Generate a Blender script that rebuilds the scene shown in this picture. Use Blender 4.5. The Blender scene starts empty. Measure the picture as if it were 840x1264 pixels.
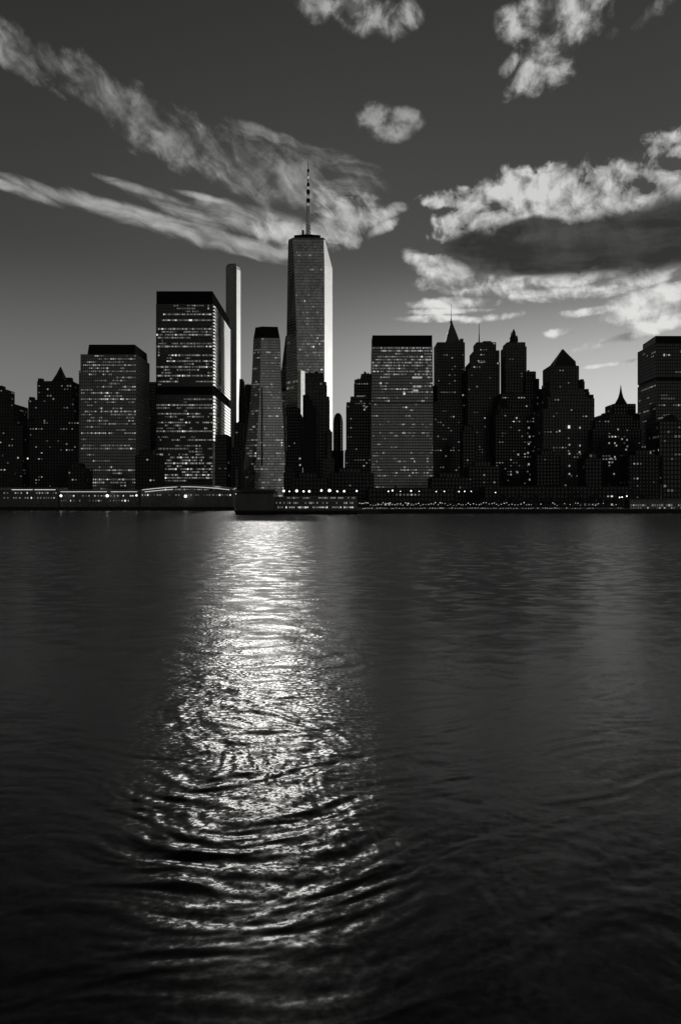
import bpy, bmesh, math, random
import numpy as np
from mathutils import Vector, Matrix

random.seed(7)
R = math.radians
sc = bpy.context.scene
COL = sc.collection

# ------------------------------------------------------------------ measures
F = 1000.0          # focal length in photograph pixels
CX, HY = 420.0, 620.0
CAMH = 8.0
LAND = 2.5


def X(px, d):
    return (px - CX) / F * d


def Z(py, d):
    return CAMH + (HY - py) / F * d


SUN_AZ, SUN_EL = R(-5.4), R(16.0)


# ------------------------------------------------------------------ materials
def grey(v):
    return (v, v * 0.992, v * 0.965, 1)


class NT:
    """a small helper for building node trees"""

    def __init__(self, tree):
        self.t = tree

    def new(self, kind, **kw):
        n = self.t.nodes.new(kind)
        for k, v in kw.items():
            setattr(n, k, v)
        return n

    def put(self, v, sock):
        if isinstance(v, S):
            self.t.links.new(v.o, sock)
        elif v is not None:
            sock.default_value = v

    def math(self, op, a, b=None, c=None, clamp=False):
        n = self.new('ShaderNodeMath', operation=op, use_clamp=clamp)
        self.put(a, n.inputs[0])
        if b is not None:
            self.put(b, n.inputs[1])
        if c is not None:
            self.put(c, n.inputs[2])
        return S(self, n.outputs[0])

    def vmath(self, op, a, b=None, scale=None):
        n = self.new('ShaderNodeVectorMath', operation=op)
        self.put(a, n.inputs[0])
        if b is not None:
            self.put(b, n.inputs[1])
        if scale is not None:
            self.put(scale, n.inputs[3])
        return S(self, n.outputs[1] if op in ('DOT_PRODUCT', 'LENGTH', 'DISTANCE') else n.outputs[0])

    def noise(self, vec, scale=1.0, detail=6.0, rough=0.55, distort=0.0, color=False, lac=2.0):
        n = self.new('ShaderNodeTexNoise')
        n.noise_dimensions = '3D'
        self.put(vec, n.inputs['Vector'])
        n.inputs['Scale'].default_value = scale
        n.inputs['Detail'].default_value = detail
        n.inputs['Roughness'].default_value = rough
        n.inputs['Lacunarity'].default_value = lac
        n.inputs['Distortion'].default_value = distort
        return S(self, n.outputs[1 if color else 0])

    def comb(self, x, y, z=0.0):
        n = self.new('ShaderNodeCombineXYZ')
        self.put(x, n.inputs[0]); self.put(y, n.inputs[1]); self.put(z, n.inputs[2])
        return S(self, n.outputs[0])

    def sep(self, v):
        n = self.new('ShaderNodeSeparateXYZ')
        self.put(v, n.inputs[0])
        return [S(self, n.outputs[i]) for i in range(3)]

    def smooth(self, v, e0, e1, lo=0.0, hi=1.0):
        n = self.new('ShaderNodeMapRange', interpolation_type='SMOOTHSTEP')
        self.put(v, n.inputs[0])
        n.inputs[1].default_value = e0; n.inputs[2].default_value = e1
        self.put(lo, n.inputs[3]); self.put(hi, n.inputs[4])
        return S(self, n.outputs[0])

    def lerp(self, a, b, t):
        return a + (b - a) * t if isinstance(a, S) or isinstance(b, S) else t * (b - a) + a


class S:
    def __init__(self, nt, o):
        self.nt, self.o = nt, o

    def __add__(self, b): return self.nt.math('ADD', self, b)
    __radd__ = __add__
    def __mul__(self, b): return self.nt.math('MULTIPLY', self, b)
    __rmul__ = __mul__
    def __sub__(self, b): return self.nt.math('SUBTRACT', self, b)
    def __rsub__(self, b): return self.nt.math('SUBTRACT', b, self)
    def __truediv__(self, b): return self.nt.math('DIVIDE', self, b)
    def __neg__(self): return self.nt.math('MULTIPLY', self, -1.0)
    def exp(self): return self.nt.math('EXPONENT', self)
    def max(self, b): return self.nt.math('MAXIMUM', self, b)
    def min(self, b): return self.nt.math('MINIMUM', self, b)


def new_mat(name):
    m = bpy.data.materials.new(name)
    m.use_nodes = True
    nt = NT(m.node_tree)
    return m, nt, m.node_tree.nodes['Principled BSDF']


def facade_mat(name, base, rough, metal=0.0, spec=0.5, mottling=0.35, scale=0.06, wave=0.0):
    """weathered wall or reflective glazing: base tone varies in panels and streaks"""
    m, nt, p = new_mat(name)
    tc = nt.new('ShaderNodeTexCoord')
    co = S(nt, tc.outputs['Object'])
    a = nt.noise(nt.vmath('MULTIPLY', co, (1, 1, 0.25)), scale, 5, 0.6)
    b = nt.noise(nt.vmath('MULTIPLY', co, (1, 1, 0.06)), 0.5, 3, 0.5)
    # whole panes differ a little from one another
    snap = nt.vmath('SNAP', co, (3.0, 3.0, 4.0))
    wn = nt.new('ShaderNodeTexWhiteNoise')
    nt.put(snap, wn.inputs['Vector'])
    c = S(nt, wn.outputs[0])
    k = (a - 0.5) * (2 * mottling) + (b - 0.5) * mottling + (c - 0.5) * mottling + 1.0
    v = k.max(0.2) * base
    cc = nt.new('ShaderNodeCombineColor')
    nt.put(v, cc.inputs[0]); nt.put(v * 0.992, cc.inputs[1]); nt.put(v * 0.965, cc.inputs[2])
    m.node_tree.links.new(cc.outputs[0], p.inputs['Base Color'])
    p.inputs['Metallic'].default_value = metal
    p.inputs['Specular IOR Level'].default_value = spec
    nt.put((c - 0.5) * 0.12 + rough, p.inputs['Roughness'])
    if wave:
        n = nt.noise(co, 0.05, 3, 0.55, color=True)
        off = nt.vmath('SCALE', nt.vmath('SUBTRACT', n, (0.5, 0.5, 0.5)), scale=wave)
        geo = nt.new('ShaderNodeNewGeometry')
        nrm = nt.vmath('NORMALIZE', nt.vmath('ADD', S(nt, geo.outputs['Normal']), off))
        nt.put(nrm, p.inputs['Normal'])
    return m


def emit_mat(name, v, var=0.0):
    m, nt, p = new_mat(name)
    p.inputs['Base Color'].default_value = grey(0.3)
    p.inputs['Roughness'].default_value = 0.4
    p.inputs['Emission Color'].default_value = grey(1.0)
    if var:
        tc = nt.new('ShaderNodeTexCoord')
        oi = nt.new('ShaderNodeObjectInfo')
        n = nt.noise(S(nt, tc.outputs['Object']), 0.9, 3, 0.6)
        k = (n - 0.5) * (2 * var) + (S(nt, oi.outputs['Random']) - 0.5) * var + 1.0
        nt.put(k.max(0.1) * v, p.inputs['Emission Strength'])
    else:
        p.inputs['Emission Strength'].default_value = v
    m.cycles.emission_sampling = 'NONE'
    return m


M = {}
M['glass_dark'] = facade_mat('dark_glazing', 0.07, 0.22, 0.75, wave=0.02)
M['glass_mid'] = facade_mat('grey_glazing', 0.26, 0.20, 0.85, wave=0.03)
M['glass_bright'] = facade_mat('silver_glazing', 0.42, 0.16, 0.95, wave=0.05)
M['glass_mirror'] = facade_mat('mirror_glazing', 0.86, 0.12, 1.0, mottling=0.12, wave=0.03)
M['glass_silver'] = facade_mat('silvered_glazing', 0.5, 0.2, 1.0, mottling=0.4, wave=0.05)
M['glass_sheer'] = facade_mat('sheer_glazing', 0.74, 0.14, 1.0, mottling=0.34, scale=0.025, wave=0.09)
M['steel_polished'] = facade_mat('polished_steel', 0.8, 0.22, 1.0, mottling=0.1)
M['metal_grey'] = facade_mat('grey_cladding', 0.16, 0.45, 0.3)
M['metal_light'] = facade_mat('light_cladding', 0.34, 0.4, 0.5)
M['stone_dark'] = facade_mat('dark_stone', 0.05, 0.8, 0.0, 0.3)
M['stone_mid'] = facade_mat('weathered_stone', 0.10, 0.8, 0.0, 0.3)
M['black'] = facade_mat('black_louvres', 0.018, 0.7, 0.0, 0.2)
M['concrete'] = facade_mat('concrete', 0.22, 0.85, 0.0, 0.3, scale=0.2)
M['timber'] = facade_mat('dark_timber', 0.05, 0.85, 0.0, 0.2, scale=0.4)
M['steel'] = facade_mat('painted_steel', 0.35, 0.4, 0.4, scale=0.5)
M['white_steel'] = facade_mat('white_steel', 0.7, 0.45, 0.0, scale=0.5)
M['leaf'] = facade_mat('leaves', 0.05, 0.7, 0.0, 0.3, scale=0.8)
M['bark'] = facade_mat('bark', 0.07, 0.9, 0.0, 0.2, scale=2.0)
LIT = [emit_mat('lit_room_faint', 0.06, 0.5), emit_mat('lit_room_dim', 0.14, 0.5),
       emit_mat('lit_room', 0.34, 0.45), emit_mat('lit_room_bright', 0.9, 0.4)]
M['lamp'] = emit_mat('lamp_glow', 2.6)
M['lamp_small'] = emit_mat('small_lamp_glow', 0.75, 0.9)
M['strip'] = emit_mat('strip_light', 0.75, 0.5)


# ------------------------------------------------------------------ mesh tools
def bm_box(bm, x0, x1, y0, y1, z0, z1, mi=0):
    vs = [bm.verts.new(c) for c in ((x0, y0, z0), (x1, y0, z0), (x1, y1, z0), (x0, y1, z0),
                                    (x0, y0, z1), (x1, y0, z1), (x1, y1, z1), (x0, y1, z1))]
    for f in ((0, 3, 2, 1), (4, 5, 6, 7), (0, 1, 5, 4), (1, 2, 6, 5), (2, 3, 7, 6), (3, 0, 4, 7)):
        bm.faces.new([vs[i] for i in f]).material_index = mi


def bm_loft(bm, rings, mi=0):
    """closed solid through a list of equal-length rings of points (counter-clockwise from above)"""
    vr = [[bm.verts.new(p) for p in r] for r in rings]
    n = len(vr[0])
    for a, b in zip(vr, vr[1:]):
        for i in range(n):
            j = (i + 1) % n
            bm.faces.new((a[i], a[j], b[j], b[i])).material_index = mi
    bm.faces.new(list(reversed(vr[0]))).material_index = mi
    bm.faces.new(vr[-1]).material_index = mi


def bm_tube(bm, x, y, z0, z1, r0, r1, seg=8, mi=0):
    bm_loft(bm, [[(x + r * math.cos(2 * math.pi * k / seg), y + r * math.sin(2 * math.pi * k / seg), z)
                  for k in range(seg)] for z, r in ((z0, r0), (z1, r1))], mi)


def bm_ball(bm, x, y, z, r, mi=0, seg=10):
    m = Matrix.Translation((x, y, z))
    g = bmesh.ops.create_uvsphere(bm, u_segments=seg, v_segments=max(5, seg // 2 + 1), radius=r, matrix=m)
    for v in g['verts']:
        for f in v.link_faces:
            f.material_index = mi
            f.smooth = True


def obj(name, bm, mats, parent=None, loc=None):
    me = bpy.data.meshes.new(name)
    bm.to_mesh(me)
    bm.free()
    for m in (mats if isinstance(mats, (list, tuple)) else [mats]):
        me.materials.append(m)
    o = bpy.data.objects.new(name, me)
    COL.objects.link(o)
    if parent:
        o.parent = parent
    if loc:
        o.location = loc
    return o


def tag(o, label, cat, group=None):
    o['label'] = label
    o['category'] = cat
    if group:
        o['group'] = group
    return o


def empty(name, loc, label, cat, group=None):
    o = bpy.data.objects.new(name, None)
    COL.objects.link(o)
    o.location = loc
    o.empty_display_size = 2
    return tag(o, label, cat, group)


# ------------------------------------------------------------------ towers
# a pane of a lit room, 1 m square, a few centimetres thick: scaled to fit its bay
def pane_mesh(mat):
    bm = bmesh.new()
    bm_box(bm, -0.5, 0.5, -0.06, 0.06, -0.5, 0.5)
    me = bpy.data.meshes.new('window')
    bm.to_mesh(me); bm.free()
    me.materials.append(mat)
    return me


PANES = [pane_mesh(m) for m in LIT]


def offset_poly(poly, d):
    n = len(poly)
    out = []
    for i in range(n):
        p0, p1, p2 = (Vector(poly[k % n][:2]) for k in (i - 1, i, i + 1))
        e1, e2 = (p1 - p0), (p2 - p1)
        if e1.length < 1e-6 or e2.length < 1e-6:
            out.append(tuple(p1)); continue
        e1.normalize(); e2.normalize()
        n1, n2 = Vector((e1.y, -e1.x)), Vector((e2.y, -e2.x))
        m = n1 + n2
        k = 2 * d / max(0.3, m.length_squared)
        out.append(tuple(p1 + m * k))
    return out


class Tower:
    """collects the storeys of one building around its base point; each finish becomes a part"""

    def __init__(self, name, px, d, label, cat='skyscraper', z=LAND):
        self.ox, self.oy, self.oz = X(px, d), d, z
        self.e = empty(name, (self.ox, self.oy, self.oz), label, cat)
        self.wins = []
        self.parts = {}

    def bm(self, part, mats):
        if part not in self.parts:
            self.parts[part] = (bmesh.new(), mats)
        return self.parts[part][0]

    def rect(self, x0, x1, d, dep):
        """footprint of a block whose front runs from x0 to x1 (photograph columns) at distance d"""
        a, b = X(x0, d) - self.ox, X(x1, d) - self.ox
        y = d - self.oy
        return [(a, y), (b, y), (b, y + dep), (a, y + dep)]

    def zz(self, py, d):
        return Z(py, d) - self.oz

    def block(self, polys, part='facade', glass='glass_dark', trim='metal_grey', floor=4.0, band=1.2, bout=0.35,
              fin=3.2, finw=0.5, fout=0.5, lit=None, faces=None, seed=0, skip=None, glass_of=None, roof=True, plain=(), nofin=()):
        """polys: [(z, footprint), ...] from the ground up. glazed core + spandrel bands + fins, with lit rooms"""
        mats = [M[glass], M[trim]]
        if glass_of:
            mats += [M[g] for g in glass_of.values()]
        b = self.bm(part, mats)
        n = len(polys[0][1])
        z0, z1 = polys[0][0], polys[-1][0]

        def at(z):
            for (za, pa), (zb, pb) in zip(polys, polys[1:]):
                if z <= zb + 1e-6:
                    t = (z - za) / max(1e-6, zb - za)
                    return [(p[0] + (q[0] - p[0]) * t, p[1] + (q[1] - p[1]) * t) for p, q in zip(pa, pb)]
            return polys[-1][1]

        vr = [[b.verts.new((x, y, z)) for x, y in p] for z, p in polys]
        for r0, r1 in zip(vr, vr[1:]):
            for i in range(n):
                j = (i + 1) % n
                f = b.faces.new((r0[i], r0[j], r1[j], r1[i]))
                if glass_of and i in glass_of:
                    f.material_index = 2 + list(glass_of).index(i)
        b.faces.new(list(reversed(vr[0])))
        b.faces.new(vr[-1]).material_index = 1
        nf = max(1, int((z1 - z0) / floor))
        fh = (z1 - z0) / nf
        zs = [z0 + k * fh for k in range(nf)]
        if bout > 0:
            for z in zs:
                if skip and skip(z):
                    continue
                ra, rb = offset_poly(at(z), bout), offset_poly(at(z + band), bout)
                if plain:      # a smooth face: the bands stop at its edges
                    ia, ib = offset_poly(at(z), -0.3), offset_poly(at(z + band), -0.3)
                    for i in range(n):
                        if i not in plain:
                            j = (i + 1) % n
                            a0, a1, c0, c1 = at(z)[i], at(z)[j], at(z + band)[i], at(z + band)[j]
                            e = (Vector(a1) - Vector(a0)).normalized()
                            o = Vector((e.y, -e.x)) * bout
                            bm_loft(b, [[(*(Vector(a0) + o), z), (*(Vector(a1) + o), z), (*ia[j], z), (*ia[i], z)],
                                        [(*(Vector(c0) + o), z + band), (*(Vector(c1) + o), z + band), (*ib[j], z + band), (*ib[i], z + band)]], 1)
                    continue
                bm_loft(b, [[(x, y, z) for x, y in ra], [(x, y, z + band) for x, y in rb]], 1)
            if roof:
                p = offset_poly(polys[-1][1], bout * 1.3)
                bm_loft(b, [[(x, y, z1 - 0.6) for x, y in p], [(x, y, z1 + 0.7) for x, y in p]], 1)
        rnd = random.Random(seed or int(abs(self.ox) * 10) % 9973)
        for i in range(n):
            j = (i + 1) % n
            pa, pb = Vector(polys[0][1][i]), Vector(polys[0][1][j])
            L = (pb - pa).length
            if L < 2:
                continue
            nb = max(1, round(L / fin)) if fin else 1
            e = (pb - pa).normalized()
            nr = Vector((e.y, -e.x))
            if fout > 0 and fin and i not in plain and i not in nofin:
                for k in range(nb + 1):
                    t = k / nb
                    rings = []
                    for z, p in polys:
                        q = Vector(p[i]) + (Vector(p[j]) - Vector(p[i])) * t
                        h = e * (finw / 2)
                        o1, o2 = nr * fout, nr * -0.3
                        rings.append([(*(q - h + o1), z), (*(q + h + o1), z), (*(q + h + o2), z), (*(q - h + o2), z)])
                    bm_loft(b, rings, 1)
            if lit and (faces is None or i in faces):
                # is the face turned towards the river at all
                mid = (pa + pb) / 2 + Vector((self.ox, self.oy))
                if nr.dot(-mid) <= 0.02 * mid.length:
                    continue
                ang = math.atan2(nr.x, -nr.y)
                for k, z in enumerate(zs):
                    zc = z + band + (fh - band) / 2
                    if skip and (skip(z) or skip(z + fh)):
                        continue
                    prow, lev, stay = (*lit(i, (zc - z0) / (z1 - z0), rnd), 0.72)[:3]
                    on = False
                    for c in range(nb):
                        on = (rnd.random() < (stay + (1 - stay) * prow if on else prow * (1 - stay) / max(0.05, 1 - prow * (1 - stay) - 0.0)))
                        if not on:
                            continue
                        t = (c + 0.5) / nb
                        p = at(zc)
                        q = Vector(p[i]) + (Vector(p[j]) - Vector(p[i])) * t
                        w = ((Vector(p[j]) - Vector(p[i])).length / nb - finw * 0.6) * rnd.uniform(0.6, 1.0)
                        l = min(3, max(0, int(rnd.gauss(lev - 0.1, 0.85) + 0.5)))
                        q = q + nr * 0.1
                        self.wins.append((l, q.x, q.y, zc, w, (fh - band) * rnd.uniform(0.45, 0.9), ang))

    def loft(self, part, rings, mat):
        bm_loft(self.bm(part, [M[mat]]), rings)

    def box(self, part, x0, x1, yt, yb, d, dep, mat):
        p = self.rect(x0, x1, d, dep)
        b = bmesh.new()
        bm_loft(b, [[(x, y, self.zz(yb, d)) for x, y in p], [(x, y, self.zz(yt, d)) for x, y in p]])
        obj(part, b, M[mat], self.e)

    def spots(self, pts, level=3, d=None, w=2.2, h=2.2):
        """single lit rooms that stand out in the photograph"""
        for px, py in pts:
            self.wins.append((level, X(px, d) - self.ox, d - self.oy - 0.45, self.zz(py, d), w, h, 0.0))

    def done(self):
        for part, (b, mats) in self.parts.items():
            bmesh.ops.recalc_face_normals(b, faces=b.faces)
            obj(part, b, mats, self.e)
        self.wins.sort(key=lambda w: -w[0] * 100 - w[4] * w[5])
        for l, x, y, z, w, h, a in self.wins[:100]:
            o = bpy.data.objects.new('window', PANES[l])
            COL.objects.link(o)
            o.parent = self.e
            o.location = (x, y, z)
            o.rotation_euler = (0, 0, a)
            o.scale = (w, 1, h)
        rest = self.wins[100:]
        if rest:
            b = bmesh.new()
            for l, x, y, z, w, h, a in rest:
                m = Matrix.Translation((x, y, z)) @ Matrix.Rotation(a, 4, 'Z') @ Matrix.Diagonal((w, 0.12, h, 1))
                g = bmesh.ops.create_cube(b, size=1.0, matrix=m)
                for f in {f for v in g['verts'] for f in v.link_faces}:
                    f.material_index = l
            o = obj('window', b, LIT, self.e)
            o['kind'] = 'stuff'
        return self.e


def rows(p_full=0.12, p_some=0.35, some=0.35, few=0.06, lev=1.0):
    """how many rooms of a storey are lit: whole floors, parts of floors, a few"""
    def f(i, h, rnd):
        u = rnd.random()
        if u < p_full:
            return 0.9, lev + 0.5
        if u < p_full + p_some:
            return some * rnd.uniform(0.5, 1.5), lev
        return few, lev - 0.3
    return f


def sparse(p=0.05, lev=1.2):
    return lambda i, h, rnd: (p * rnd.uniform(0, 2), lev, 0.25)


def stack(t, secs, **kw):
    """setbacks: list of (x0, x1, top row, distance, depth), widest and lowest first"""
    prev = 0.0
    for x0, x1, yt, d, dep in secs:
        z1 = t.zz(yt, d)
        p = t.rect(x0, x1, d, dep)
        t.block([(prev, p), (z1, p)], **kw)
        prev = z1 - 0.9
        rr_ = random.Random(int(x0 * 31 + yt * 7))
        for _ in range(rr_.choice([1, 2, 2, 3])):      # plant rooms, tanks and hatches on the roof
            w = rr_.uniform(1.6, 4.6)
            u = rr_.uniform(p[0][0] + w, p[1][0] - w)
            h = rr_.uniform(1.2, 3.6)
            b = bmesh.new()
            y = p[0][1] + rr_.uniform(1.0, max(1.5, dep * 0.4))
            if rr_.random() < 0.4:
                bm_tube(b, u, y + 2, z1 + 0.6, z1 + 0.6 + h, w * 0.45, w * 0.45, 10)
                bm_tube(b, u, y + 2, z1 + 0.6 + h, z1 + 1.4 + h, w * 0.45, 0.1, 10)
                obj('roof_tank', b, M['timber'], t.e)
            else:
                bm_box(b, u - w / 2, u + w / 2, y, y + 3.5, z1 + 0.6, z1 + 0.6 + h)
                obj('roof_plant', b, M['stone_dark'], t.e)


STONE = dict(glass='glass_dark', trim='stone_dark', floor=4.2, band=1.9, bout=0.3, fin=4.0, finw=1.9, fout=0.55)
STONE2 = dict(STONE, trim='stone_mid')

# 1 stepped block cut by the left edge
t = Tower('stone_tower', -5, 1150, 'dark stepped stone tower cut off by the left edge')
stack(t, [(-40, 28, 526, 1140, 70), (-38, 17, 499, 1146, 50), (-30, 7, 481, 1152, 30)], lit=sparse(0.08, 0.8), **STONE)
t.box('roof_tank', -8, 3, 476, 481, 1160, 12, 'black')
t.done()

# 2 stone tower with small pyramid
t = Tower('stone_tower', 66, 1150, 'stepped stone tower with a small pyramid roof, second from the left edge')
stack(t, [(33, 98, 521, 1150, 60), (36, 92, 494, 1156, 50), (47, 89, 471, 1162, 40)], lit=sparse(0.11, 0.7), seed=3, **STONE)
for a, b_ in ((33, 39), (90, 98), (36, 41), (47, 52), (82, 88)):
    y = {33: 517, 90: 519, 36: 490, 47: 467, 82: 466}[a]
    t.box('parapet', a, b_, y, y + 8, 1152 if y > 500 else 1163, 9, 'stone_dark')
p = t.rect(63, 80, 1168, 24)
c = (sum(q[0] for q in p) / 4, sum(q[1] for q in p) / 4)
t.loft('pyramid_roof', [[(x, y, t.zz(472, 1168)) for x, y in p],
                        [(c[0] + (x - c[0]) * 0.45, c[1] + (y - c[1]) * 0.45, t.zz(461, 1168)) for x, y in p],
                        [(c[0] + (x - c[0]) * 0.04, c[1] + (y - c[1]) * 0.04, t.zz(451, 1168)) for x, y in p]], 'stone_dark')
t.spots([(34.5, 566)], 3, 1150)
t.done()

# 3 office tower with black crown and ribbed right side
t = Tower('office_tower', 134, 1120, 'office tower with slanted black crown and lit floors left of the tall flat-topped tower')
kw = dict(glass='glass_mid', trim='metal_grey', floor=4.2, band=1.5, fin=2.7, finw=0.6, fout=0.4)
p = t.rect(100, 168, 1120, 78)
t.block([(0, p), (t.zz(438, 1120), p)], lit=rows(0.10, 0.55, 0.5, 0.16, 0.75), faces=[0], seed=11, **kw)
p2 = t.rect(98, 107, 1126, 40)
t.block([(0, p2), (t.zz(458, 1126), p2)], part='side_wing', lit=rows(0.05, 0.4, 0.3, 0.05, 0.6), faces=[0], **kw)
pc = t.rect(108, 167, 1123, 72)
pt = t.rect(110, 166.5, 1124, 70)
t.loft('crown', [[(x, y, t.zz(438, 1120) + 0.8) for x, y in pc], [(x, y, t.zz(425, 1122)) for x, y in pt]], 'black')
t.done()

# 4 rounded dark block behind
t = Tower('apartment_tower', 190, 1420, 'dark banded tower half hidden between the black-crowned tower and the tall flat-topped tower')
ring = lambda x0, x1, d, dep: [(0.5 * (X(x0, d) + X(x1, d)) - t.ox + 0.5 * (X(x1, d) - X(x0, d)) * math.cos(a), d - t.oy + dep / 2 + dep / 2 * math.sin(a))
                               for a in [2 * math.pi * k / 14 for k in range(14)]]
pr = ring(176, 202, 1420, 36)
t.block([(0, pr), (t.zz(472, 1420), pr)], glass='glass_dark', trim='stone_dark', floor=5.5, band=2.0, bout=0.9, fin=8, finw=1, fout=0.3,
        lit=sparse(0.05, 0.6))
t.done()

# 5 tall flat topped office tower
t = Tower('office_tower', 228, 1200, 'tall flat-topped office tower with lit floors and a bright striped right side')
p = t.rect(193, 262.5, 1200, 176)
z_top, zc = t.zz(360, 1200), t.zz(376, 1200)
zm0, zm1 = t.zz(488, 1200), t.zz(477, 1200)
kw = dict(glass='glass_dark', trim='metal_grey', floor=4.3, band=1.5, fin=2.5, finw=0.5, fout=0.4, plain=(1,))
t.block([(0, p), (zm0, p)], lit=rows(0.16, 0.55, 0.5, 0.12, 0.8), faces=[0], seed=21, **kw)
t.block([(zm1, p), (zc, p)], lit=rows(0.2, 0.5, 0.5, 0.10, 0.85), faces=[0], seed=22, **kw)
pi = offset_poly(p, -0.8)
for part, za, zb in (('mechanical_floor', zm0, zm1), ('crown', zc, z_top)):
    t.block([(za, pi), (zb, pi)], part=part, glass='black', trim='black', floor=30, band=1.2, bout=0.5, fin=3.3, finw=1.0, fout=0.8)
# right side: added sawtooth mirror facets turned to reflect the sky glow, between dark floor edges
b = t.bm('reflector_bays', [M['glass_mirror'], M['stone_dark']])
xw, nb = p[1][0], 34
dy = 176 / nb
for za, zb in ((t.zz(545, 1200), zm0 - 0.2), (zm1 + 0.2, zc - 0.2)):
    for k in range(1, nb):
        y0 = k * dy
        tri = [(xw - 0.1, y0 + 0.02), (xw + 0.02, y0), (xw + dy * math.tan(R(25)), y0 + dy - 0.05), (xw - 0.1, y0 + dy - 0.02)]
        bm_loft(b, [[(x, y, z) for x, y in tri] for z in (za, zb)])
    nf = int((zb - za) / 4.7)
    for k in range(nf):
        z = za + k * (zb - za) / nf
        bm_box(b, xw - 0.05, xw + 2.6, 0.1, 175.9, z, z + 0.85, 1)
t.done()

# low neighbour hiding the foot of its right side
t = Tower('office_block', 276, 1130, 'low dark office block under the striped side of the tall flat-topped tower', 'building')
p = t.rect(266, 280, 1130, 45)
t.block([(0, p), (t.zz(537, 1130), p)], glass='glass_dark', trim='stone_dark', floor=4.5, band=1.5, fin=4, finw=0.8, fout=0.4,
        lit=rows(0.05, 0.3, 0.3, 0.08, 0.9))
t.done()

# 6 windowless slab
t = Tower('slab_tower', 288, 1700, 'slim blank grey slab tower with a bright right edge')
x0, x1 = X(279, 1708) - t.ox, X(292, 1700) - t.ox
n = R(26)
L = 15.0
dx, dy = math.sin(n) * L, math.cos(n) * L
base = [(x0, 4), (x1, 0), (x1 + dx, dy), (x0 + dx * 0.6, dy + 8)]
zt = t.zz(325, 1700)
cut = lambda k: [(x0 + 7.5 * (1 - k) ** 1.6, 4), (x1 - 0.5 * (1 - k) * 6, 0), (x1 + dx - (1 - k) * 7, dy), (x0 + dx * 0.6, dy + 8)]
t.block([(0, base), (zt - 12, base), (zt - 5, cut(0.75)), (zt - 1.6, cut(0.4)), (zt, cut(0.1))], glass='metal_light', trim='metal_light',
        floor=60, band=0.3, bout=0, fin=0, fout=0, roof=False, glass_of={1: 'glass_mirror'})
t.done()

# foot of the slab, dark lower towers between slab and tapered tower
t = Tower('office_block', 289, 1150, 'low dark office block at the foot of the blank slab tower', 'building')
stack(t, [(277, 296, 553, 1150, 40), (290, 298.5, 522, 1165, 30)], lit=sparse(0.06, 1.2), **STONE)
t.done()
t = Tower('stone_tower', 303, 1545, 'thin dark tower with sloped top just right of the blank slab tower')
a, b_ = t.rect(295, 303, 1545, 30), t.rect(296, 299, 1547, 26)
t.block([(0, a), (t.zz(500, 1545), a), (t.zz(468, 1545), b_)], glass='glass_dark', trim='stone_dark', floor=5, band=2, fin=5, finw=1.5, fout=0.4)
t.done()
t = Tower('stone_tower', 307, 1600, 'dark flat-topped tower squeezed against the tapered glass tower')
stack(t, [(300, 316, 482, 1600, 40), (303, 316, 475, 1606, 30)], **dict(STONE, floor=5.5))
t.done()

# 8 tapered glass tower
t = Tower('glass_shaft', 325, 1480, 'grey glass tower with flaring foot and tapered black cap')
def taper(xl, xr, k, d=1480):
    xm = xl + (xr - xl) * 0.30
    return [(X(xl, d) - t.ox, 9), (X(xm, d) - t.ox, 0), (X(xr, d) - t.ox, 3), (X(xr, d) - t.ox - 2, 40), (X(xl, d) - t.ox + 2, 40)]
prof = [(612, 296, 353), (585, 299, 352), (560, 301.5, 351), (535, 304, 350), (510, 306.5, 348.8), (490, 308.5, 347.5), (470, 310, 346.6), (440, 311.4, 345.6), (417, 312.2, 345)]
polys = [(max(0, t.zz(y, 1480)) if k else 0, taper(a, b_, k)) for k, (y, a, b_) in enumerate(prof)]
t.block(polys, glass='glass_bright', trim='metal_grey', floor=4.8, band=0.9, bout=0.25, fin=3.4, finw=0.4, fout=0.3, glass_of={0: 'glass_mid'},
        lit=lambda i, h, rnd: (rnd.choice([0.04, 0.08, 0.12, 0.35, 0.6]) * (1.0 if h < 0.75 else 0.5), 0.5, 0.6), faces=[0, 1], seed=33)
rec = [(X(322.3, 1480) - t.ox, -1.4), (X(324.2, 1480) - t.ox, -1.4), (X(324.2, 1480) - t.ox, 6), (X(322.3, 1480) - t.ox, 6)]
t.loft('groove_strip', [[(x, y, t.zz(575, 1480)) for x, y in rec], [(x, y, t.zz(478, 1480)) for x, y in rec]], 'glass_dark')  # proud dark strip painted in place of a shaded groove
a, b_ = taper(312.2, 345, 0), taper(314.5, 342.5, 0)
zc = t.zz(417, 1480)
t.loft('crown', [[(x, y, zc + 0.9) for x, y in a], [(x, y, t.zz(403, 1480)) for x, y in b_]], 'black')
t.done()

# 9 greys between tapered tower and the tallest one
t = Tower('office_tower', 351, 1560, 'plain grey block between the tapered glass tower and the tallest tower')
p = t.rect(343, 358, 1560, 40)
t.block([(0, p), (t.zz(482, 1560), p)], glass='glass_bright', trim='metal_grey', floor=6, band=2.5, fin=6, finw=1, fout=0.3, lit=sparse(0.03, 0.4))
p = t.rect(342.5, 358.5, 1558, 44)
t.loft('roof_slab', [[(x, y, t.zz(483, 1558)) for x, y in p], [(x, y, t.zz(479.5, 1558)) for x, y in p]], 'black')
t.done()
t = Tower('stone_tower', 350, 1620, 'dark tapering tower tucked behind the left edge of the tallest tower')
a, b_, c_ = t.rect(344, 362, 1620, 36), t.rect(348, 362, 1620, 36), t.rect(353, 362, 1620, 36)
t.block([(0, a), (t.zz(482, 1620), a), (t.zz(455, 1620), b_), (t.zz(415, 1620), c_)], **dict(STONE, floor=6))
t.done()

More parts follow.
